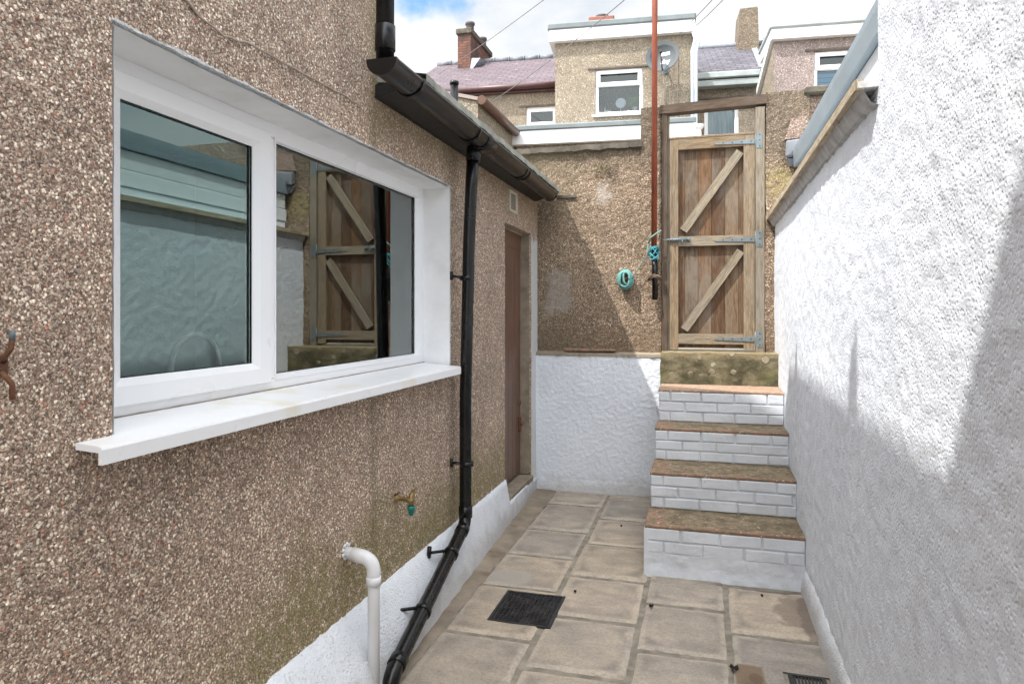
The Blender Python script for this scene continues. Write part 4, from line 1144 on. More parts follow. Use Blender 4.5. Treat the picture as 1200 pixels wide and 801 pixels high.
# =================================================================== GATE
gt = thing('wooden_gate', 'weathered brown wooden plank gate with two diagonal braces in its timber frame', 'gate', (.05, YU, -.31))
YG = 5.70
L0, L1, GZ0, GZ1 = -.268, .384, -.302, 1.392
def gX(u): return onY(u, 280, YG).x
def gZ(v, u=835): return onY(u, v, YG).z
bd = MB(); n = 6; xs = [L0+.015+(L1-L0-.03)*k/n for k in range(n+1)]
for k in range(n): bd.beam(((xs[k]+xs[k+1])/2, YG+.032, GZ0+.01), ((xs[k]+xs[k+1])/2, YG+.032, GZ1-.01), xs[k+1]-xs[k]-.003, .020, up=(0,1,0), rnd=[.15,.75,.3,.05,.9,.5][k])
bd.build('boards', M['boards'], gt)
bd = MB(); bd.box(L0+.02, L1-.02, YG+.0425, YG+.05, GZ0+.012, GZ1-.02); bd.build('backing', M['post_dark'], gt)
def rail(name, p0, p1, w, mat, r, yy=0, t=.034):
    b = MB(); b.beam((p0[0], YG+yy, p0[1]), (p1[0], YG+yy, p1[1]), w, t, up=(0,1,0), rnd=r); return b.build(name, M[mat], gt)
rail('stile', (L0+.034, GZ0), (L0+.034, GZ1), .066, 'frame_wood', .1)
rail('stile', (L1-.042, GZ0+.005), (L1-.042, GZ1), .082, 'frame_wood', .8)
ix0, ix1 = L0+.068, L1-.084
rail('rail', (ix0, GZ1-.042), (ix1, GZ1-.042), .084, 'frame_wood', .05, -.001)
rail('rail', (ix0, gZ(282)), (ix1, gZ(282)), .078, 'frame_wood', .45, -.001)
rail('rail', (ix0, gZ(397)), (ix1, gZ(397)), .082, 'frame_wood', .25, -.001)
rail('brace', (gX(801), gZ(270.5, 801)), (gX(867), gZ(178, 867)), .064, 'brace_wood', .2, -.003, .030)
rail('brace', (gX(802), gZ(386, 802)), (gX(868), gZ(294, 868)), .064, 'brace_wood', .7, -.003, .030)
b = MB(); b.bevbox(L0-.006, L1+.004, YG-.020, YG+.06, GZ1+.001, GZ1+.020, .004); b.build('top_strip', M['frame_wood'], gt)
# frame
b = MB(); b.beam((L0-.040, YG+.01, -.318), (L0-.040, YG+.01, 1.60), .040, .10, up=(0,1,0), rnd=.5); b.build('gate_post', M['post_dark'], gt)
b = MB(); b.beam((L0-.0115, YG+.03, -.318), (L0-.0115, YG+.03, 1.60), .016, .06, up=(0,1,0), rnd=.5); b.build('post_lining', M['post_grey'], gt)
b = MB(); b.beam((L1+.038, YG+.0, -.318), (L1+.038, YG+.0, 1.60), .066, .08, up=(0,1,0), rnd=.3); b.build('gate_post', M['post_grey'], gt)
b = MB(); b.beam((GX0-.01, YG+.0, 1.635), (GX1+.012, YG+.0, 1.655), .070, .10, up=(0,1,0), rnd=.5); b.build('lintel', M['post_dark'], gt)
# hinges
for zc in (gZ(167,870), gZ(281,870), gZ(397,870)):
    y = YG-.020; h = MB()
    x1 = L1+.002; x0 = x1-.31
    V = [(x1, y, zc+.020), (x1, y, zc-.020), (x0+.02, y, zc-.009), (x0, y, zc-.0045), (x0+.02, y, zc+.004)]
    h.prism([(p[0], p[2]) for p in V], y-.004, y+.001, ax=1)
    hg = h.build('hinge', M['galv'], gt)
    k_ = MB(); k_.box(x1+.012, x1+.050, y-.024, y-.020, zc-.060, zc+.060); k_.tube([(x1+.006, y-.010, zc-.062),(x1+.006, y-.010, zc+.062)], .008, 10)
    k_.box(x1+.008, x1+.050, y-.0205, y-.0165, zc-.058, zc+.058)
    k_.build('hinge_plate', M['galv'], hg)
    for (sx_, sy_, sz_) in [(x1-dx, y-.004, zc) for dx in (.03, .10, .17, .24)]+[(x1+.034, y-.024, zc+dz) for dz in (-.045, .0, .045)]:
        k_ = MB(); k_.lathe([(0,.005),(.002,.004),(.0025,0)], (sx_, sy_, sz_), (0,-1,0), 8); k_.build('screw', M['dark'], hg)
b = MB(); zb = gZ(281, 800); b.tube([(L0-.060, YG-.034, zb), (L0+.15, YG-.034, zb)], .0075, 12)
bolt = b.build('sliding_bolt', M['galv'], gt)
b = MB()
for x in (L0+.01, L0+.055, L0+.14): b.tube([(x, YG-.034, zb), (x+.014, YG-.034, zb)], .0125, 12)
b.box(L0+.002, L0+.165, YG-.022, YG-.018, zb-.016, zb+.016); b.build('bolt_plate', M['galv'], bolt)
b = MB(); b.tube([(L0+.10, YG-.034, zb), (L0+.10, YG-.045, zb-.030)], .005, 8); b.build('bolt_knob', M['galv'], bolt)
# small black thing on the lintel -> finial
b = MB(); p = onY(881, 116, YG); b.lathe([(-.03,.012),(-.01,.026),(.01,.024),(.03,.012),(.045,.002)], p, (0,0,1), 12); tag(b.build('black_knob', M['leaf_dead']), 'small black pointed lump on the gate lintel', 'knob')

# pole, rope
t = thing('washing_line_pole', 'tall thin red oxide pole tied upright to the wall left of the gate', 'pole', (-.385, 5.60, .0))
PX, PYy = -.386, 5.61
b = MB(); b.tube([(PX-.002,PYy,.52),(PX+.010,PYy,4.4)], .0225, 16); b.build('pole', M['red_ox'], t)
b = MB(); b.tube([(PX+.002,PYy+.015,.50),(PX+.004,PYy+.015,.08)], .023, 14); b.tube([(PX,PYy+.01,.46),(PX,PYy,.60)], .018, 12); b.build('socket_pipe', M['black_pl'], t, label='short black lower pipe holding the red pole')
b = MB()
for z in (.29, .275): b.tube([(PX+.03*math.cos(a)*1.0, PYy+.015+.03*math.sin(a), z+.006*math.sin(a*3)) for a in [k*math.pi/6 for k in range(13)]], .009, 8)
b.tube([(PX-.045,PYy+.03,.26),(PX-.02,PYy-.01,.29),(PX+.03,PYy-.012,.285),(PX+.055,PYy+.02,.27)], .012, 8)
b.build('clamp', M['clamp'], t)
b = MB(); b.lathe([(0,.028),(.02,.030),(.03,.026)], (PX+.004, PYy+.015, .065), (0,0,1), 14); b.build('foot_collar', M['clamp'], t)
b = MB(); pts = []
for k in range(60):
    a = k*.62; pts.append((PX+.032*math.cos(a)+.006*math.sin(a*2.3), PYy+.034*math.sin(a)-.002, .47+.035*math.sin(k*.23)+.02*math.sin(k*.9)))
b.tube(pts, .0055, 7)
tag(b.build('rope_lashing', M['rope_knot']), 'turquoise twine wound in a knot round the foot of the red pole', 'rope')
b = MB(); pts = [(PX-.045,PYy,.55),(PX-.03,PYy-.035,.59),(PX+.02,PYy-.04,.625),(PX+.055,PYy-.01,.65)]
b.tube(pts, .007, 8); b.tube([(PX-.045,PYy,.55),(PX-.055,PYy+.01,.50),(PX-.04,PYy+.0,.45)], .007, 8)
tag(b.build('rope_end', M['rope_old']), 'short worn green rope end looped over the red pole above the knot', 'rope')
b = MB(); c0 = Vector((-.622, 5.650, .262))
for L in range(7):
    n = 40; rx = .040+.006*(L % 4)+.004*random.random(); rz = .058+.006*(L % 4)+.004*random.random(); oy = -.040+.013*L; ph = random.random()*6
    b.tube([(c0.x+rx*math.cos(2*math.pi*k/n)+.004*math.sin(k*.5+ph), c0.y+oy-.01+.005*math.sin(k*.35+ph), c0.z+rz*math.sin(2*math.pi*k/n)) for k in range(n+1)], .0085, 8)
b.tube([(c0.x+.03,c0.y-.05,c0.z-.06),(c0.x-.005,c0.y-.058,c0.z-.02),(c0.x-.01,c0.y-.058,c0.z+.03),(c0.x+.004,c0.y-.045,c0.z+.07)], .0085, 8)
tag(b.build('rope_coil', M['rope']), 'coiled teal washing line hanging on the tan wall', 'rope')
b = MB(); b.tube([(c0.x+.045,c0.y-.02,c0.z-.01),(c0.x+.10,c0.y-.02,c0.z+.08),(c0.x+.16,c0.y-.03,c0.z+.17),(PX-.04,PYy-.02,.51)], .0028, 6)
tag(b.build('rope_tail', M['rope_old']), 'thin slack cord from the coiled line up to the pole', 'rope')
b = MB(); b.tube([(c0.x, YU, c0.z+.045),(c0.x, c0.y-.065, c0.z+.05)], .005, 8); tag(b.build('wall_nail', M['rust']), 'rusty nail that holds the coiled teal line on the wall', 'nail')

# =================================================================== FAR HOUSES
HF = Frame(R(5.0))
def lrect(fr, u0, u1, v0, v1, ly, uc=None):
    """local x0,x1,z0,z1 measured at the middle of the rectangle"""
    um = (u0+u1)/2 if uc is None else uc
    return fr.at(u0, 100, ly).x, fr.at(u1, 100, ly).x, fr.at(um, v1, ly).z, fr.at(um, v0, ly).z
def facade(root, name, fr, x0, x1, z0, z1, ly, holes, mat, depth):
    mb = MB(fr)
    xs = sorted({x0, x1, *[h[0] for h in holes], *[h[1] for h in holes]}); zs = sorted({z0, z1, *[h[2] for h in holes], *[h[3] for h in holes]})
    for i in range(len(xs)-1):
        for j in range(len(zs)-1):
            cx, cz = (xs[i]+xs[i+1])/2, (zs[j]+zs[j+1])/2
            if any(h[0] < cx < h[1] and h[2] < cz < h[3] for h in holes): continue
            mb.face([(xs[i],ly,zs[j]),(xs[i+1],ly,zs[j]),(xs[i+1],ly,zs[j+1]),(xs[i],ly,zs[j+1])])
    for h in holes:
        d = .12
        mb.face([(h[0],ly,h[2]),(h[0],ly+d,h[2]),(h[0],ly+d,h[3]),(h[0],ly,h[3])]); mb.face([(h[1],ly,h[2]),(h[1],ly,h[3]),(h[1],ly+d,h[3]),(h[1],ly+d,h[2])])
        mb.face([(h[0],ly,h[3]),(h[0],ly+d,h[3]),(h[1],ly+d,h[3]),(h[1],ly,h[3])]); mb.face([(h[0],ly,h[2]),(h[1],ly,h[2]),(h[1],ly+d,h[2]),(h[0],ly+d,h[2])])
    mb.face([(x0,ly,z0),(x0,ly,z1),(x0,ly+depth,z1),(x0,ly+depth,z0)]); mb.face([(x1,ly,z0),(x1,ly+depth,z0),(x1,ly+depth,z1),(x1,ly,z1)])
    mb.face([(x0,ly+depth,z0),(x0,ly+depth,z1),(x1,ly+depth,z1),(x1,ly+depth,z0)])
    mb.face([(x0,ly,z1),(x1,ly,z1),(x1,ly+depth,z1),(x0,ly+depth,z1)])
    return mb.build(name, mat, root)
def far_window(root, fr, h, ly, split=None, backing='dim_room', label=None, fw=.07, sash=True):
    x0, x1, z0, z1 = h; y = ly+.06
    mb = MB(fr)
    def bx(a, b, c, d, yy=y, t=.06): mb.bevbox(a, b, yy, yy+t, c, d, .006)
    bx(x0, x0+fw, z0, z1); bx(x1-fw, x1, z0, z1); bx(x0+fw, x1-fw, z1-fw, z1); bx(x0+fw, x1-fw, z0, z0+fw)
    if split:
        zs = z0+(z1-z0)*split; bx(x0+fw, x1-fw, zs-.03, zs+.03)
        s = .06; yy = y-.025
        if sash:
            a, b, c, d = x0+.02, x1-.02, zs-.02, z1-.02
            bx(a, a+s+.03, c, d, yy, .03); bx(b-s-.03, b, c, d, yy, .03); bx(a+s+.03, b-s-.03, d-s-.02, d, yy, .03); bx(a+s+.03, b-s-.03, c, c+s+.02, yy, .03)
    w = mb.build('window', M['upvc'], root, label=label)
    g = MB(fr); g.face([(x0+.02,y+.04,z0+.02),(x1-.02,y+.04,z0+.02),(x1-.02,y+.04,z1-.02),(x0+.02,y+.04,z1-.02)]); g.build('pane', M['glass_far'], w)
    mb = MB(fr); mb.bevbox(x0-.06, x1+.06, ly-.05, ly+.10, z0-.05, z0+.002, .006); mb.build('sill', M['upvc'], w)
    mb = MB(fr); mb.box(x0-.16, x1+.20, ly-.025, ly+.02, z1+.001, z1+.035); mb.build('lintel', M['lintel'], w)
    # dark room box
    rb = MB(fr); B = ly+1.6
    rb.face([(x0,B,z0),(x1,B,z0),(x1,B,z1),(x0,B,z1)]); rb.face([(x0,ly+.12,z0),(x0,B,z0),(x0,B,z1),(x0,ly+.12,z1)]); rb.face([(x1,ly+.12,z0),(x1,B,z0),(x1,B,z1),(x1,ly+.12,z1)])
    rb.face([(x0,ly+.12,z1),(x1,ly+.12,z1),(x1,B,z1),(x0,B,z1)]); rb.face([(x0,ly+.12,z0),(x1,ly+.12,z0),(x1,B,z0),(x0,B,z0)])
    rb.build('room', M[backing], w)
    return w
# --- central flat roofed house
LY = 15.0
x0, x1, _, _ = lrect(HF, 650.5, 817, 0, 0, LY); zt = HF.at(730, 44, LY).z
h1 = thing('flat_roofed_house', 'tan pebbledashed flat roofed rear extension with white fascia and satellite dish', 'house', HF.w(((x0+x1)/2, LY, -.36)))
wh = lrect(HF, 697.5, 753.5, 80, 133.5, LY)
facade(h1, 'wall', HF, x0, x1, -.4, zt, LY, [wh], M['rough_house'], 5.0)
w1 = far_window(h1, HF, wh, LY, .66, label='white two part window with ornaments on its sill')
zf0 = HF.at(730, 45.5, LY).z; zf1 = HF.at(730, 32.5, LY).z; zf2 = HF.at(730, 24.5, LY).z
mb = MB(HF); mb.box(x0-.12, x1-.06, LY-.14, LY+5, zf0, zf1); mb.build('fascia', M['fascia'], h1)
mb = MB(HF); mb.bevbox(x0-.15, x1-.03, LY-.17, LY+5.1, zf1+.001, zf2, .03); mb.build('roof', M['felt'], h1)
for du in (811.0, 815.2):
    px = HF.at(du, 100, LY).x; mb = MB(HF)
    za = HF.at(812, 62, LY).z; mb.tube([(px+.02,LY-.12,zt-.05),(px+.06,LY-.12,za+.25),(px,LY-.10,za),(px,LY-.10,-.3)], .038, 12); mb.build('downpipe', M['pale_blue'], h1)
# chimney pot peeping over the roof
p = HF.at(705.5, 26, LY+2.5); mb = MB(HF); mb.lathe([(-.6,.14),(.10,.14),(.14,.17),(.16,.12)], (p.x, LY+2.5, p.z), (0,0,1), 16); pt = mb.build('chimney_pot', M['pot'], h1)
mb = MB(HF); mb.bevbox(p.x-.32, p.x+.32, LY+2.2, LY+2.9, zf2-.3, p.z+.03, .02); mb.build('chimney_base', M['pot_red'], pt)
# things on the window sill
zz = wh[2]+.09; yy = LY+.26
def sx(u): return HF.at(u, 100, yy).x
t = thing('table_mirror', 'round mirror on a thin stand inside the upper window', 'mirror', HF.w((sx(727.5), yy, zz)))
mb = MB(HF); mb.lathe([(-.010,.115),(0,.115),(.004,.10),(.005,0)], (sx(727.5), yy, zz+.22), (0,-1,.1), 24); mb.build('mirror_disc', M['label_w'], t)
mb = MB(HF); mb.tube([(sx(727.5),yy,zz),(sx(727.5),yy,zz+.11)], .010, 8); mb.build('stand', M['label_w'], t)
t = thing('potted_plant', 'green potted plant inside the upper window', 'plant', HF.w((sx(745), yy, zz)))
mb = MB(HF)
for k in range(60):
    c = Vector((sx(743)+random.gauss(0,.08), yy+random.gauss(0,.03), zz+.24+random.gauss(0,.05))); a = random.random()*6; l = .04
    mb.face([c, c+Vector((l*math.cos(a),.01,l*math.sin(a))), c+Vector((l*math.cos(a+.9),-.01,l*math.sin(a+.9)))])
mb.build('leaves', M['green_leaf'], t)
mb = MB(HF); mb.lathe([(0,.05),(.10,.07),(.11,.06)], (sx(744), yy, zz), (0,0,1), 14); mb.build('pot', M['vent'], t)
for k, (u, hh, mt, lab) in enumerate(((702.5,.09,'label_w','small white bottle at the left end of the upper window sill'),(705,.15,'bottle_red','pink bottle on the upper window sill'),(709,.14,'label_w','taller white bottle right of the pink one'),(736.5,.07,'label_w','white cup between the mirror and the plant'))):
    mb = MB(HF); mb.lathe([(0,.024),(hh*.65,.024),(hh*.8,.010),(hh,.010),(hh+.001,0)], (sx(u), yy, zz), (0,0,1), 12); o = mb.build('bottle' if k < 3 else 'cup', M[mt]); tag(o, lab, 'bottle' if k < 3 else 'cup', 'things on the far window sill')
mb = MB(HF); mb.bevbox(sx(710), sx(716), yy-.04, yy+.04, zz, zz+.07, .006); tag(mb.build('wicker_basket', M['vent']), 'low beige basket beside the bottles in the upper window', 'basket')
# dish
dc = HF.at(776.5, 67, LY-.40); t = thing('satellite_dish', 'round grey satellite dish on the tan house wall', 'satellite dish', HF.w((dc.x, LY-.1, dc.z)))
dr = abs(HF.at(796.2,67,LY-.40).x-dc.x); ax = Vector((-.20,-1,.22)).normalized()
mb = MB(HF); prof = [(.07-.07*(1-(k/10)**2), dr*k/10) for k in range(11)]
mb.lathe([(h, r_) for h, r_ in prof], Vector(dc)-ax*.02, ax, 36); mb.lathe([(.066, dr*1.0), (.072, dr*1.02), (.060, dr*1.02), (-.012, .0)], Vector(dc)-ax*.02, ax, 36); dsh = mb.build('dish', M['dish'], t)
su = Vector((1,0,0)); su = (su-ax*su.dot(ax)).normalized(); sv = su.cross(ax)*-1
if sv.z < 0: sv = -sv
def on_dish(a, b, h=.0):
    r2 = (a*a+b*b)/(dr*dr); return Vector(dc)-ax*.02+ax*(.07*r2+.006+h)+su*a+sv*b
def patch(mb, a0, a1, b0, b1, h=0.0):
    n = 6
    for i in range(n):
        A, B = a0+(a1-a0)*i/n, a0+(a1-a0)*(i+1)/n; mb.face([on_dish(A,b0,h), on_dish(B,b0,h), on_dish(B,b1,h), on_dish(A,b1,h)])
mb = MB(HF); patch(mb, -.05, .15, .03, .10); mb.build('label', M['label_w'], dsh)
mb = MB(HF); patch(mb, .02, .12, .062, .074, .004); mb.build('label_print', M['label_r'], dsh)
# lettering low on the dish (reads like three rounded letters)
tc = bpy.data.curves.new('dish_lettering', 'FONT'); tc.body = 'sky'; tc.size = .15; tc.extrude = .002; tc.align_x = 'CENTER'; tc.align_y = 'CENTER'; tc.offset = .003
to = bpy.data.objects.new('tmp', tc); COL.objects.link(to); bpy.context.view_layer.update()
me = bpy.data.meshes.new_from_object(to.evaluated_get(bpy.context.evaluated_depsgraph_get())); COL.objects.unlink(to); bpy.data.objects.remove(to)
mt_ = MB(HF); vv = [on_dish(.055+v.co.x, -.12+v.co.y, .004+v.co.z) for v in me.vertices]
mt_.mesh(vv, [list(p.vertices) for p in me.polygons], smooth=False); mt_.build('lettering', M['label_w'], dsh)
mb = MB(HF); tip = Vector(dc)+ax*.26+Vector((-.0,0,-.02)); bot = Vector(dc)-sv*dr*.98+ax*.05
mb.tube([bot, tip], .012, 10); mb.tube([tip-sv*.0+ax*.02, tip-ax*.05], .032, 12); mb.build('lnb_arm', M['black_pl'], t)
mb = MB(HF); mb.tube([Vector(dc)-ax*.03, (dc.x+.06, LY-.10, dc.z-.1), (dc.x+.06, LY, dc.z-.1)], .022, 10); mb.bevbox(dc.x-.02, dc.x+.14, LY-.02, LY, dc.z-.22, dc.z+.02, .004); mb.build('wall_mount', M['galv'], t)
mb = MB(HF); mb.tube([bot, bot+Vector((.05,.2,-.25)), bot+Vector((.10,.25,-.65))], .010, 8); mb.tube([(dc.x+.1,LY-.02,dc.z+.37),(dc.x+.22,LY-.03,dc.z+.42),(dc.x+.31,LY-.03,dc.z+.36),(dc.x+.32,LY-.02,dc.z+.1),(dc.x+.33,LY-.02,-.3)], .010, 8); mb.build('dish_cable', M['cable'], t)
# --- low flat roof in front
LB = 11.0
x0, x1, _, _ = lrect(HF, 597, 815, 0, 0, LB)
low = thing('low_flat_roofed_annex', 'low annex with long white fascia and grey felt roof behind the boundary wall', 'annex', HF.w(((x0+x1)/2, LB, -.36)))
z0 = HF.at(670, 166.5, LB).z; z1 = HF.at(670, 151, LB).z; z2 = HF.at(670, 144, LB).z
mb = MB(HF); mb.box(x0+.1, x1-.1, LB+.1, LY-.2, -.4, z0-.001); mb.build('wall', M['rough_house'], low)
mb = MB(HF); mb.box(x0, x1, LB, LY-.05, z0, z1); mb.build('fascia', M['fascia'], low)
mb = MB(HF); mb.bevbox(x0-.01, x1+.01, LB-.02, LY-.04, z1+.001, z2, .02); mb.build('roof', M['felt'], low)
px = HF.at(816.5,150,LB).x; mb = MB(HF); mb.lathe([(0,.02),(.03,.06),(.07,.075),(.09,.078)], (px+.03, LB-.06, z1-.14), (0,0,1), 14); mb.tube([(px+.03,LB-.06,z1-.13),(px+.03,LB-.02,-.3)], .035, 10); mb.build('hopper', M['upvc'], low)
# --- left slate house
L2 = 16.2; LR = 19.6
e_l = HF.at(500, 106, L2); e_r = HF.at(655, 98, L2); ze = HF.at(600, 101.5, L2).z; zr = HF.at(605, 70.5, LR).z
s2 = thing('slate_roofed_house', 'cream house with purple slate roof and red brick chimney far left', 'house', HF.w((e_l.x+2, L2, -.36)))
wh = lrect(HF, 615, 652, 122.5, 145.5, L2, 632)
facade(s2, 'wall', HF, e_l.x-3, e_r.x+2, -.4, ze, L2+.15, [wh], M['rough_house'], 6.0)
far_window(s2, HF, wh, L2+.15, None, label='small white window under the purple slates', fw=.11)
mb = MB(HF); sl = math.hypot(LR-L2, zr-ze)
X0 = HF.at(530,104,L2).x-1.4
mb.face([(X0,L2,ze),(e_r.x+2,L2,ze),(e_r.x+2,LR,zr),(X0,LR,zr)], [(0,0),(e_r.x+2-X0,0),(e_r.x+2-X0,sl),(0,sl)])
mb.face([(X0,L2,ze-.06),(X0,LR,zr-.06),(e_r.x+2,LR,zr-.06),(e_r.x+2,L2,ze-.06)]); mb.face([(X0,LR,zr),(e_r.x+2,LR,zr),(e_r.x+2,LR+3.4,ze),(X0,LR+3.4,ze)])
mb.face([(X0,L2,ze),(X0,LR,zr),(X0,LR+3.4,ze)])
rf = mb.build('roof', M['slate_purple'], s2)
mb = MB(HF)
xr_ = X0
while xr_ < e_r.x+1.5:
    mb.tube([(xr_, LR, zr+.01), (xr_+.40, LR, zr+.01)], .09, 10); mb.tube([(xr_+.39, LR, zr+.01), (xr_+.43, LR, zr+.01)], .105, 10); xr_ += .44
mb.build('ridge_tiles', M['slate_dark'], rf)
mb = MB(HF); mb.tube([(X0+.5, L2-.06, ze-.03), (e_r.x+1, L2-.06, ze-.03)], .07, 12); mb.box(X0+.5, e_r.x+1, L2+.02, L2+.14, ze-.14, ze-.07); mb.build('gutter', M['maroon'], s2)
# brick chimney (axis aligned with the yard)
c0 = onY(536.5, 84, 18.4); c1 = onY(551.5, 84, 18.4); zc1 = onY(544, 36, 18.4).z; zc0 = c0.z-.8
mb = MB(); mb.box(c0.x, c1.x, 18.4, 20.3, zc0, zc1-.10); ch = mb.build('chimney', M['brick'], s2)
mb = MB(); mb.bevbox(c0.x-.05, c1.x+.05, 18.35, 20.35, zc1-.10, zc1+.06, .02); mb.build('chimney_cap', M['cap_stone'], ch)
for yy in (18.75, 19.9):
    mb = MB(); mb.lathe([(0,.13),(.05,.12),(.22,.11),(.24,.14),(.30,.14),(.30,.10)], (c1.x-.14, yy, zc1+.05), (0,0,1), 16); mb.build('chimney_pot', M['pot'], ch)
mb = MB(); a = onY(549, 78, 18.36); b_ = onY(563, 68, 18.36)
mb.prism([(c1.x-.02, a.z-.15), (c1.x+.12, a.z-.02), (c1.x+.30, b_.z+.0), (c1.x+.05, b_.z+.02)], 18.36, 19.2, ax=1); mb.build('flashing', M['lead'], ch)
# --- cream outshoot running towards us
YO = 9.0
ox = onY(560, 117, YO); yf = 10.75
out = thing('cream_outshoot', 'cream rendered outbuilding with brown side gutter above our black gutter', 'outbuilding', (ox.x-1, YO, -.36))
zl = onY(505, 95, YO); 
mb = MB(); mb.prism([(ox.x, -.4), (ox.x, ox.z-.02), (zl.x-1.6, zl.z+.30), (zl.x-1.6, -.4)], YO, yf+4); mb.build('wall', M['rough_house'], out)
mb = MB(); mb.prism([(ox.x+.06, ox.z-.03), (zl.x-1.7, zl.z+.30), (zl.x-1.7, zl.z+.34), (ox.x+.06, ox.z+.02)], YO-.03, yf+4); mb.build('roof', M['barge'], out)
mb = MB(); mb.tube([(ox.x+.07, YO-.05, ox.z-.02), (ox.x+.07, yf, ox.z-.02)], .065, 12); mb.build('gutter', M['brown_pl'], out)
p = onY(532.3, 121, 8.6); q = onY(532.3, 97.5, 8.6)
t = thing('soil_vent_pipe', 'short black capped vent pipe standing above the gutter', 'pipe', (p.x, 8.6, -.36))
mb = MB(); mb.tube([(p.x, 8.6, -.36), (p.x, 8.6, q.z)], .055, 14); mb.build('pipe', M['black_pl'], t)
mb = MB(); mb.tube([(p.x, 8.6, q.z-.02), (p.x, 8.6, q.z+.02)], .062, 14); mb.build('cap', M['black_pl'], t)
mb = MB(); p = onY(574, 151, 8.9); p.y = 8.9
# --- right slate house
L3 = 16.4; R3 = 19.4
a0 = HF.at(812, 90, L3); a1 = HF.at(912, 90, L3); ze = HF.at(855, 86, L3).z; zr = HF.at(855, 54.5, R3).z
s3 = thing('grey_slate_house', 'tan house with dark grey slate roof and rendered chimney between the two flat roofs', 'house', HF.w(((a0.x+a1.x)/2, L3, -.36)))
wh = lrect(HF, 826, 867, 113.5, 159, L3)
facade(s3, 'wall', HF, a0.x-.6, a1.x+.5, -.4, ze, L3+.15, [wh], M['rough_house'], 5.8)
w3 = far_window(s3, HF, wh, L3+.15, None, backing='net', label='white window with pleated teal net curtain', fw=.09)
mb = MB(HF); mb.box(wh[0]+.08, wh[1]-.08, L3+.36, L3+.38, wh[2], wh[3]); mb.build('net_curtain', M['net'], w3)
sl = math.hypot(R3-L3, zr-ze); A, B = a0.x-.6, a1.x+3
mb = MB(HF); mb.face([(A,L3,ze),(B,L3,ze),(B,R3,zr),(A,R3,zr)], [(0,0),(B-A,0),(B-A,sl),(0,sl)]); mb.face([(A,R3,zr),(B,R3,zr),(B,R3+3,ze),(A,R3+3,ze)]); mb.face([(A,L3,ze),(A,R3,zr),(A,R3+3,ze)]); mb.face([(A,L3,ze-.05),(A,R3,zr-.05),(B,R3,zr-.05),(B,L3,ze-.05)])
rf = mb.build('roof', M['slate_grey'], s3)
mb = MB(HF); mb.tube([(A,R3,zr+.01),(B,R3,zr+.01)], .09, 10); mb.build('ridge_tiles', M['slate_dark'], rf)
mb = MB(HF); mb.bevbox(A, a1.x-.4, L3-.14, L3+.13, ze-.13, ze+.01, .02); mb.bevbox(A, a1.x-.4, L3-.10, L3+.14, ze-.30, ze-.16, .01); mb.build('gutter', M['felt_light'], s3)
f0 = HF.at(884, 60, 18.6); f1 = HF.at(893, 82, 16.7); mb = MB(HF); mb.beam(f0+Vector((0,0,.06)), f1+Vector((0,0,.06)), .12, .04); mb.build('flashing', M['lead'], rf)
c0 = HF.at(864, 60, 19.0); c1 = HF.at(887, 60, 19.0); zt = HF.at(875, 13, 19.0).z
mb = MB(HF); V = [(c0.x-.03,18.8,c0.z-.4),(c1.x+.03,18.8,c0.z-.4),(c1.x+.03,19.7,c0.z-.4),(c0.x-.03,19.7,c0.z-.4),(c0.x+.05,18.83,zt),(c1.x,18.83,zt+.02),(c1.x,19.65,zt+.02),(c0.x+.05,19.65,zt)]
mb.mesh(V, [[0,1,5,4],[1,2,6,5],[2,3,7,6],[3,0,4,7],[4,5,6,7],[3,2,1,0]], smooth=False); mb.build('chimney', M['rough_chim'], s3)
p = HF.at(898, 47, 19); t = thing('roof_aerial', 'tiny television aerial above the slates beside the right house', 'aerial', HF.w((p.x,19,p.z-1.2)))
mb = MB(HF); mb.tube([(p.x,19,p.z-1.2),(p.x,19,p.z)], .012, 6); mb.build('mast', M['wire'], t)
mb = MB(HF); mb.tube([(p.x-.12,19,p.z-.02),(p.x+.12,19,p.z-.06)], .012, 6); mb.tube([(p.x-.06,19,p.z-.10),(p.x-.06,19,p.z+.06)], .010, 6); mb.tube([(p.x+.04,19,p.z-.12),(p.x+.04,19,p.z+.04)], .010, 6); mb.build('antenna', M['wire'], t)
# --- right block
L4 = 14.0
b0 = HF.at(906.5, 60, L4); b1 = HF.at(1060, 60, L4); zt = HF.at(970, 43.5, L4).z
s4 = thing('pink_dormer_house', 'pink pebbledashed flat roofed dormer house with blue blind at upper right', 'house', HF.w(((b0.x+b1.x)/2, L4, -.36)))
wh = lrect(HF, 954, 1030, 58, 108, L4, 985)
facade(s4, 'wall', HF, b0.x, b1.x+1.5, -.4, zt, L4, [wh], M['rough_pink'], 1.2)
far_window(s4, HF, wh, L4, .60, backing='blind', label='white window with blue slatted blind')
mb = MB(HF); mb.box(wh[0]+.08, wh[1]-.08, L4+.17, L4+.18, wh[2], wh[2]+(wh[3]-wh[2])*.62); mb.build('blind', M['blind'], s4)
z0 = zt-.02; z1 = HF.at(970, 33.0, L4).z; z2 = HF.at(970, 26.5, L4).z
mb = MB(HF); mb.box(b0.x-.06, b1.x+1.6, L4-.14, L4+1.2, z0+.001, z1); mb.build('fascia', M['fascia'], s4)
mb = MB(HF); mb.bevbox(b0.x-.09, b1.x+1.7, L4-.18, L4+1.25, z1+.001, z2, .03); mb.build('roof', M['felt_light'], s4)
q1 = HF.at(890.5, 108, 15.6)
mb = MB(HF); XX = b0.x-.001; mb.face([(XX,L4,-.4),(XX,L4,z0),(XX,15.6,q1.z),(XX,15.6,-.4)]); mb.face([(XX-.3,L4+.01,-.4),(XX,L4+.01,-.4),(XX,L4+.01,.2),(XX-.3,L4+.01,.2)]); mb.build('cheek', M['rough_house'], s4)
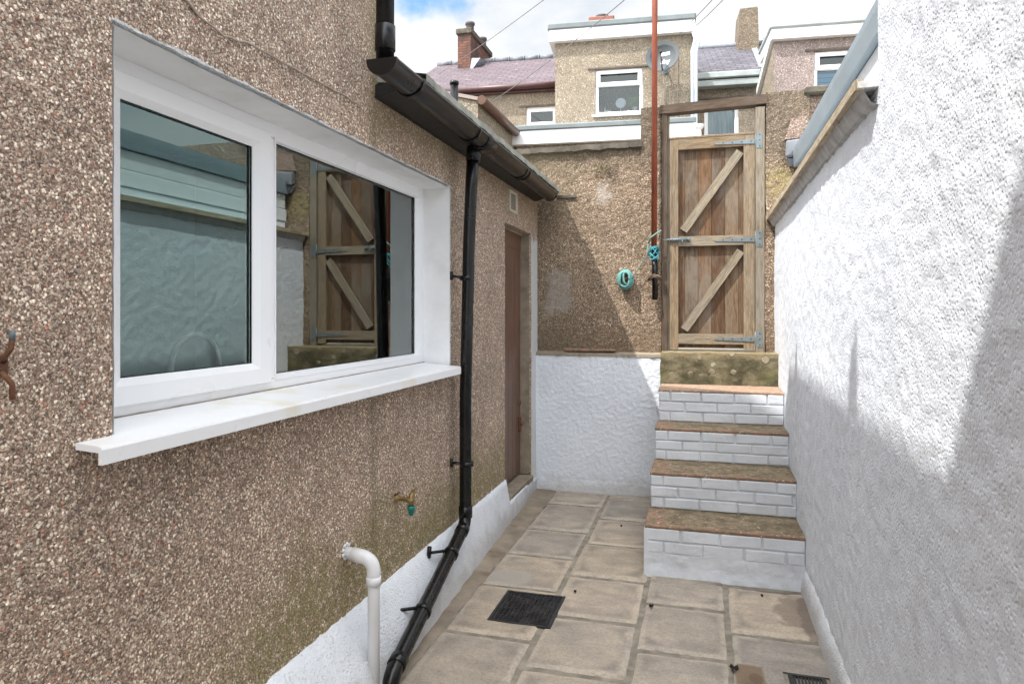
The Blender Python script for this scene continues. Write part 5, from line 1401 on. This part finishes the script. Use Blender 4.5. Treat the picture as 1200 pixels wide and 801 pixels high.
mb = MB(HF); mb.beam((XX-.03,L4-.1,z0+.12), (XX-.03,15.6,q1.z), .07, .14, up=(0,0,1)); mb.build('bargeboard', M['fascia'], s4)
p = onY(1024, 30, 4.6)

# overhead cables
def wire(a, b, sag, lab):
    a, b = Vector(a), Vector(b); pts = [a.lerp(b, k/24)-Vector((0,0,sag*4*(k/24)*(1-k/24))) for k in range(25)]
    mb = MB(); mb.tube(pts, .007, 6); tag(mb.build('overhead_cable', M['wire']), lab, 'cable', 'overhead cables')
def P3(u, v, Y): return onY(u, v, Y)
wire(P3(480,106,22), P3(700,-48,9), .12, 'overhead cable crossing the sky past the red brick chimney')
wire(P3(560,129,15.8), P3(760,-24,9), .10, 'overhead cable crossing the purple slates and central house')
wire(P3(797,38,14.7), P3(850,-17,9), .02, 'left of the two short cables rising from the central house corner')
wire(P3(816,30,14.7), P3(866,-20,9), .02, 'right of the two short cables rising from the central house corner')

# =================================================================== LIGHT
SD = Vector((1, 1.12, -2.28)).normalized()      # direction the sunlight travels
sun = bpy.data.lights.new('sun', 'SUN'); sun.energy = 2.2; sun.angle = R(.6); sun.color = (1, .965, .91)
so_ = bpy.data.objects.new('sun', sun); COL.objects.link(so_); so_.rotation_euler = SD.to_track_quat('-Z', 'Y').to_euler()
elev = math.asin(-SD.z); az = math.atan2(-SD.x, -SD.y)
W = NT('World', world=True); scene.world = W.id
tc = W.n('ShaderNodeTexCoord').outputs['Generated']
sky = W.n('ShaderNodeTexSky', sky_type='NISHITA'); sky.sun_disc = False; sky.sun_elevation = elev; sky.sun_rotation = az
sky.dust_density = .6; sky.ozone_density = 1.5
x, y, z = W.xyz(tc)
# clouds on a flattened dome
den = W.math('ADD', W.math('MAXIMUM', z, 0.0), .22)
pv = W.n('ShaderNodeCombineXYZ', {0: W.math('DIVIDE', x, den), 1: W.math('DIVIDE', y, den), 2: 0.0}).outputs[0]
CLOUD_LOC = (2.3, 1.1, .4)
pm = W.mapping(pv, (1,1,1), CLOUD_LOC)
n1 = W.noise(1.5, 8, .56, vec=pm, dist=.35)
cov = W.smooth(n1, .30, .40)
shade = W.noise(1.9, 7, .6, vec=W.mapping(pv, (1,1,1), (CLOUD_LOC[0]+.12, CLOUD_LOC[1]+.15, .4)))
ccol = W.ramp(shade, [(.34,(1.0,1.0,1.0)),(.50,(.92,.94,.96)),(.66,(.70,.75,.82))])
toward = W.n('ShaderNodeVectorMath', {0: tc, 1: tuple(-SD)}, operation='DOT_PRODUCT').outputs['Value']
amp = W.math('ADD', W.math('MULTIPLY', W.smooth(toward, .15, .95), 14.0), 4.3)      # clouds are brighter towards the sun
ccol = W.n('ShaderNodeVectorMath', {0: ccol, 3: amp}, operation='SCALE').outputs[0]
d0 = ray(505, -6).normalized()
gapd = W.n('ShaderNodeVectorMath', {0: W.mapping(tc, (1,1,1.7)), 1: (d0.x, d0.y, d0.z*1.7)}, operation='DISTANCE').outputs['Value']
gap = W.smooth(W.math('ADD', gapd, W.math('MULTIPLY', W.math('SUBTRACT', W.noise(9, 6, .6, vec=tc), .5), .16)), .015, .07)
cov = W.math('MULTIPLY', cov, gap)
sat = W.mix(1, sky.outputs[0], (.75,1.05,1.35), 'MULTIPLY')
mixc = W.mix(cov, sat, ccol)
bg = W.n('ShaderNodeBackground', {0: mixc, 1: .10}); wo = W.n('ShaderNodeOutputWorld'); W.t.links.new(bg.outputs[0], wo.inputs[0])

# =================================================================== CAMERA
cam = bpy.data.cameras.new('camera'); cam.lens = 24; cam.sensor_width = 36; cam.sensor_fit = 'HORIZONTAL'; cam.clip_end = 500; cam.clip_start = .02
cam.shift_y = -35.5/1200
co_ = bpy.data.objects.new('camera', cam); COL.objects.link(co_); co_.location = (0,0,0); co_.rotation_euler = (R(90), 0, YAW)
scene.camera = co_
vs_ = scene.view_settings; vs_.view_transform = 'Standard'; vs_.look = 'None'; vs_.gamma = 1; vs_.use_curve_mapping = False
vs_.exposure = 1.38
scene.cycles.max_bounces = 7; scene.cycles.diffuse_bounces = 4; scene.cycles.use_adaptive_sampling = True; scene.cycles.adaptive_threshold = .02
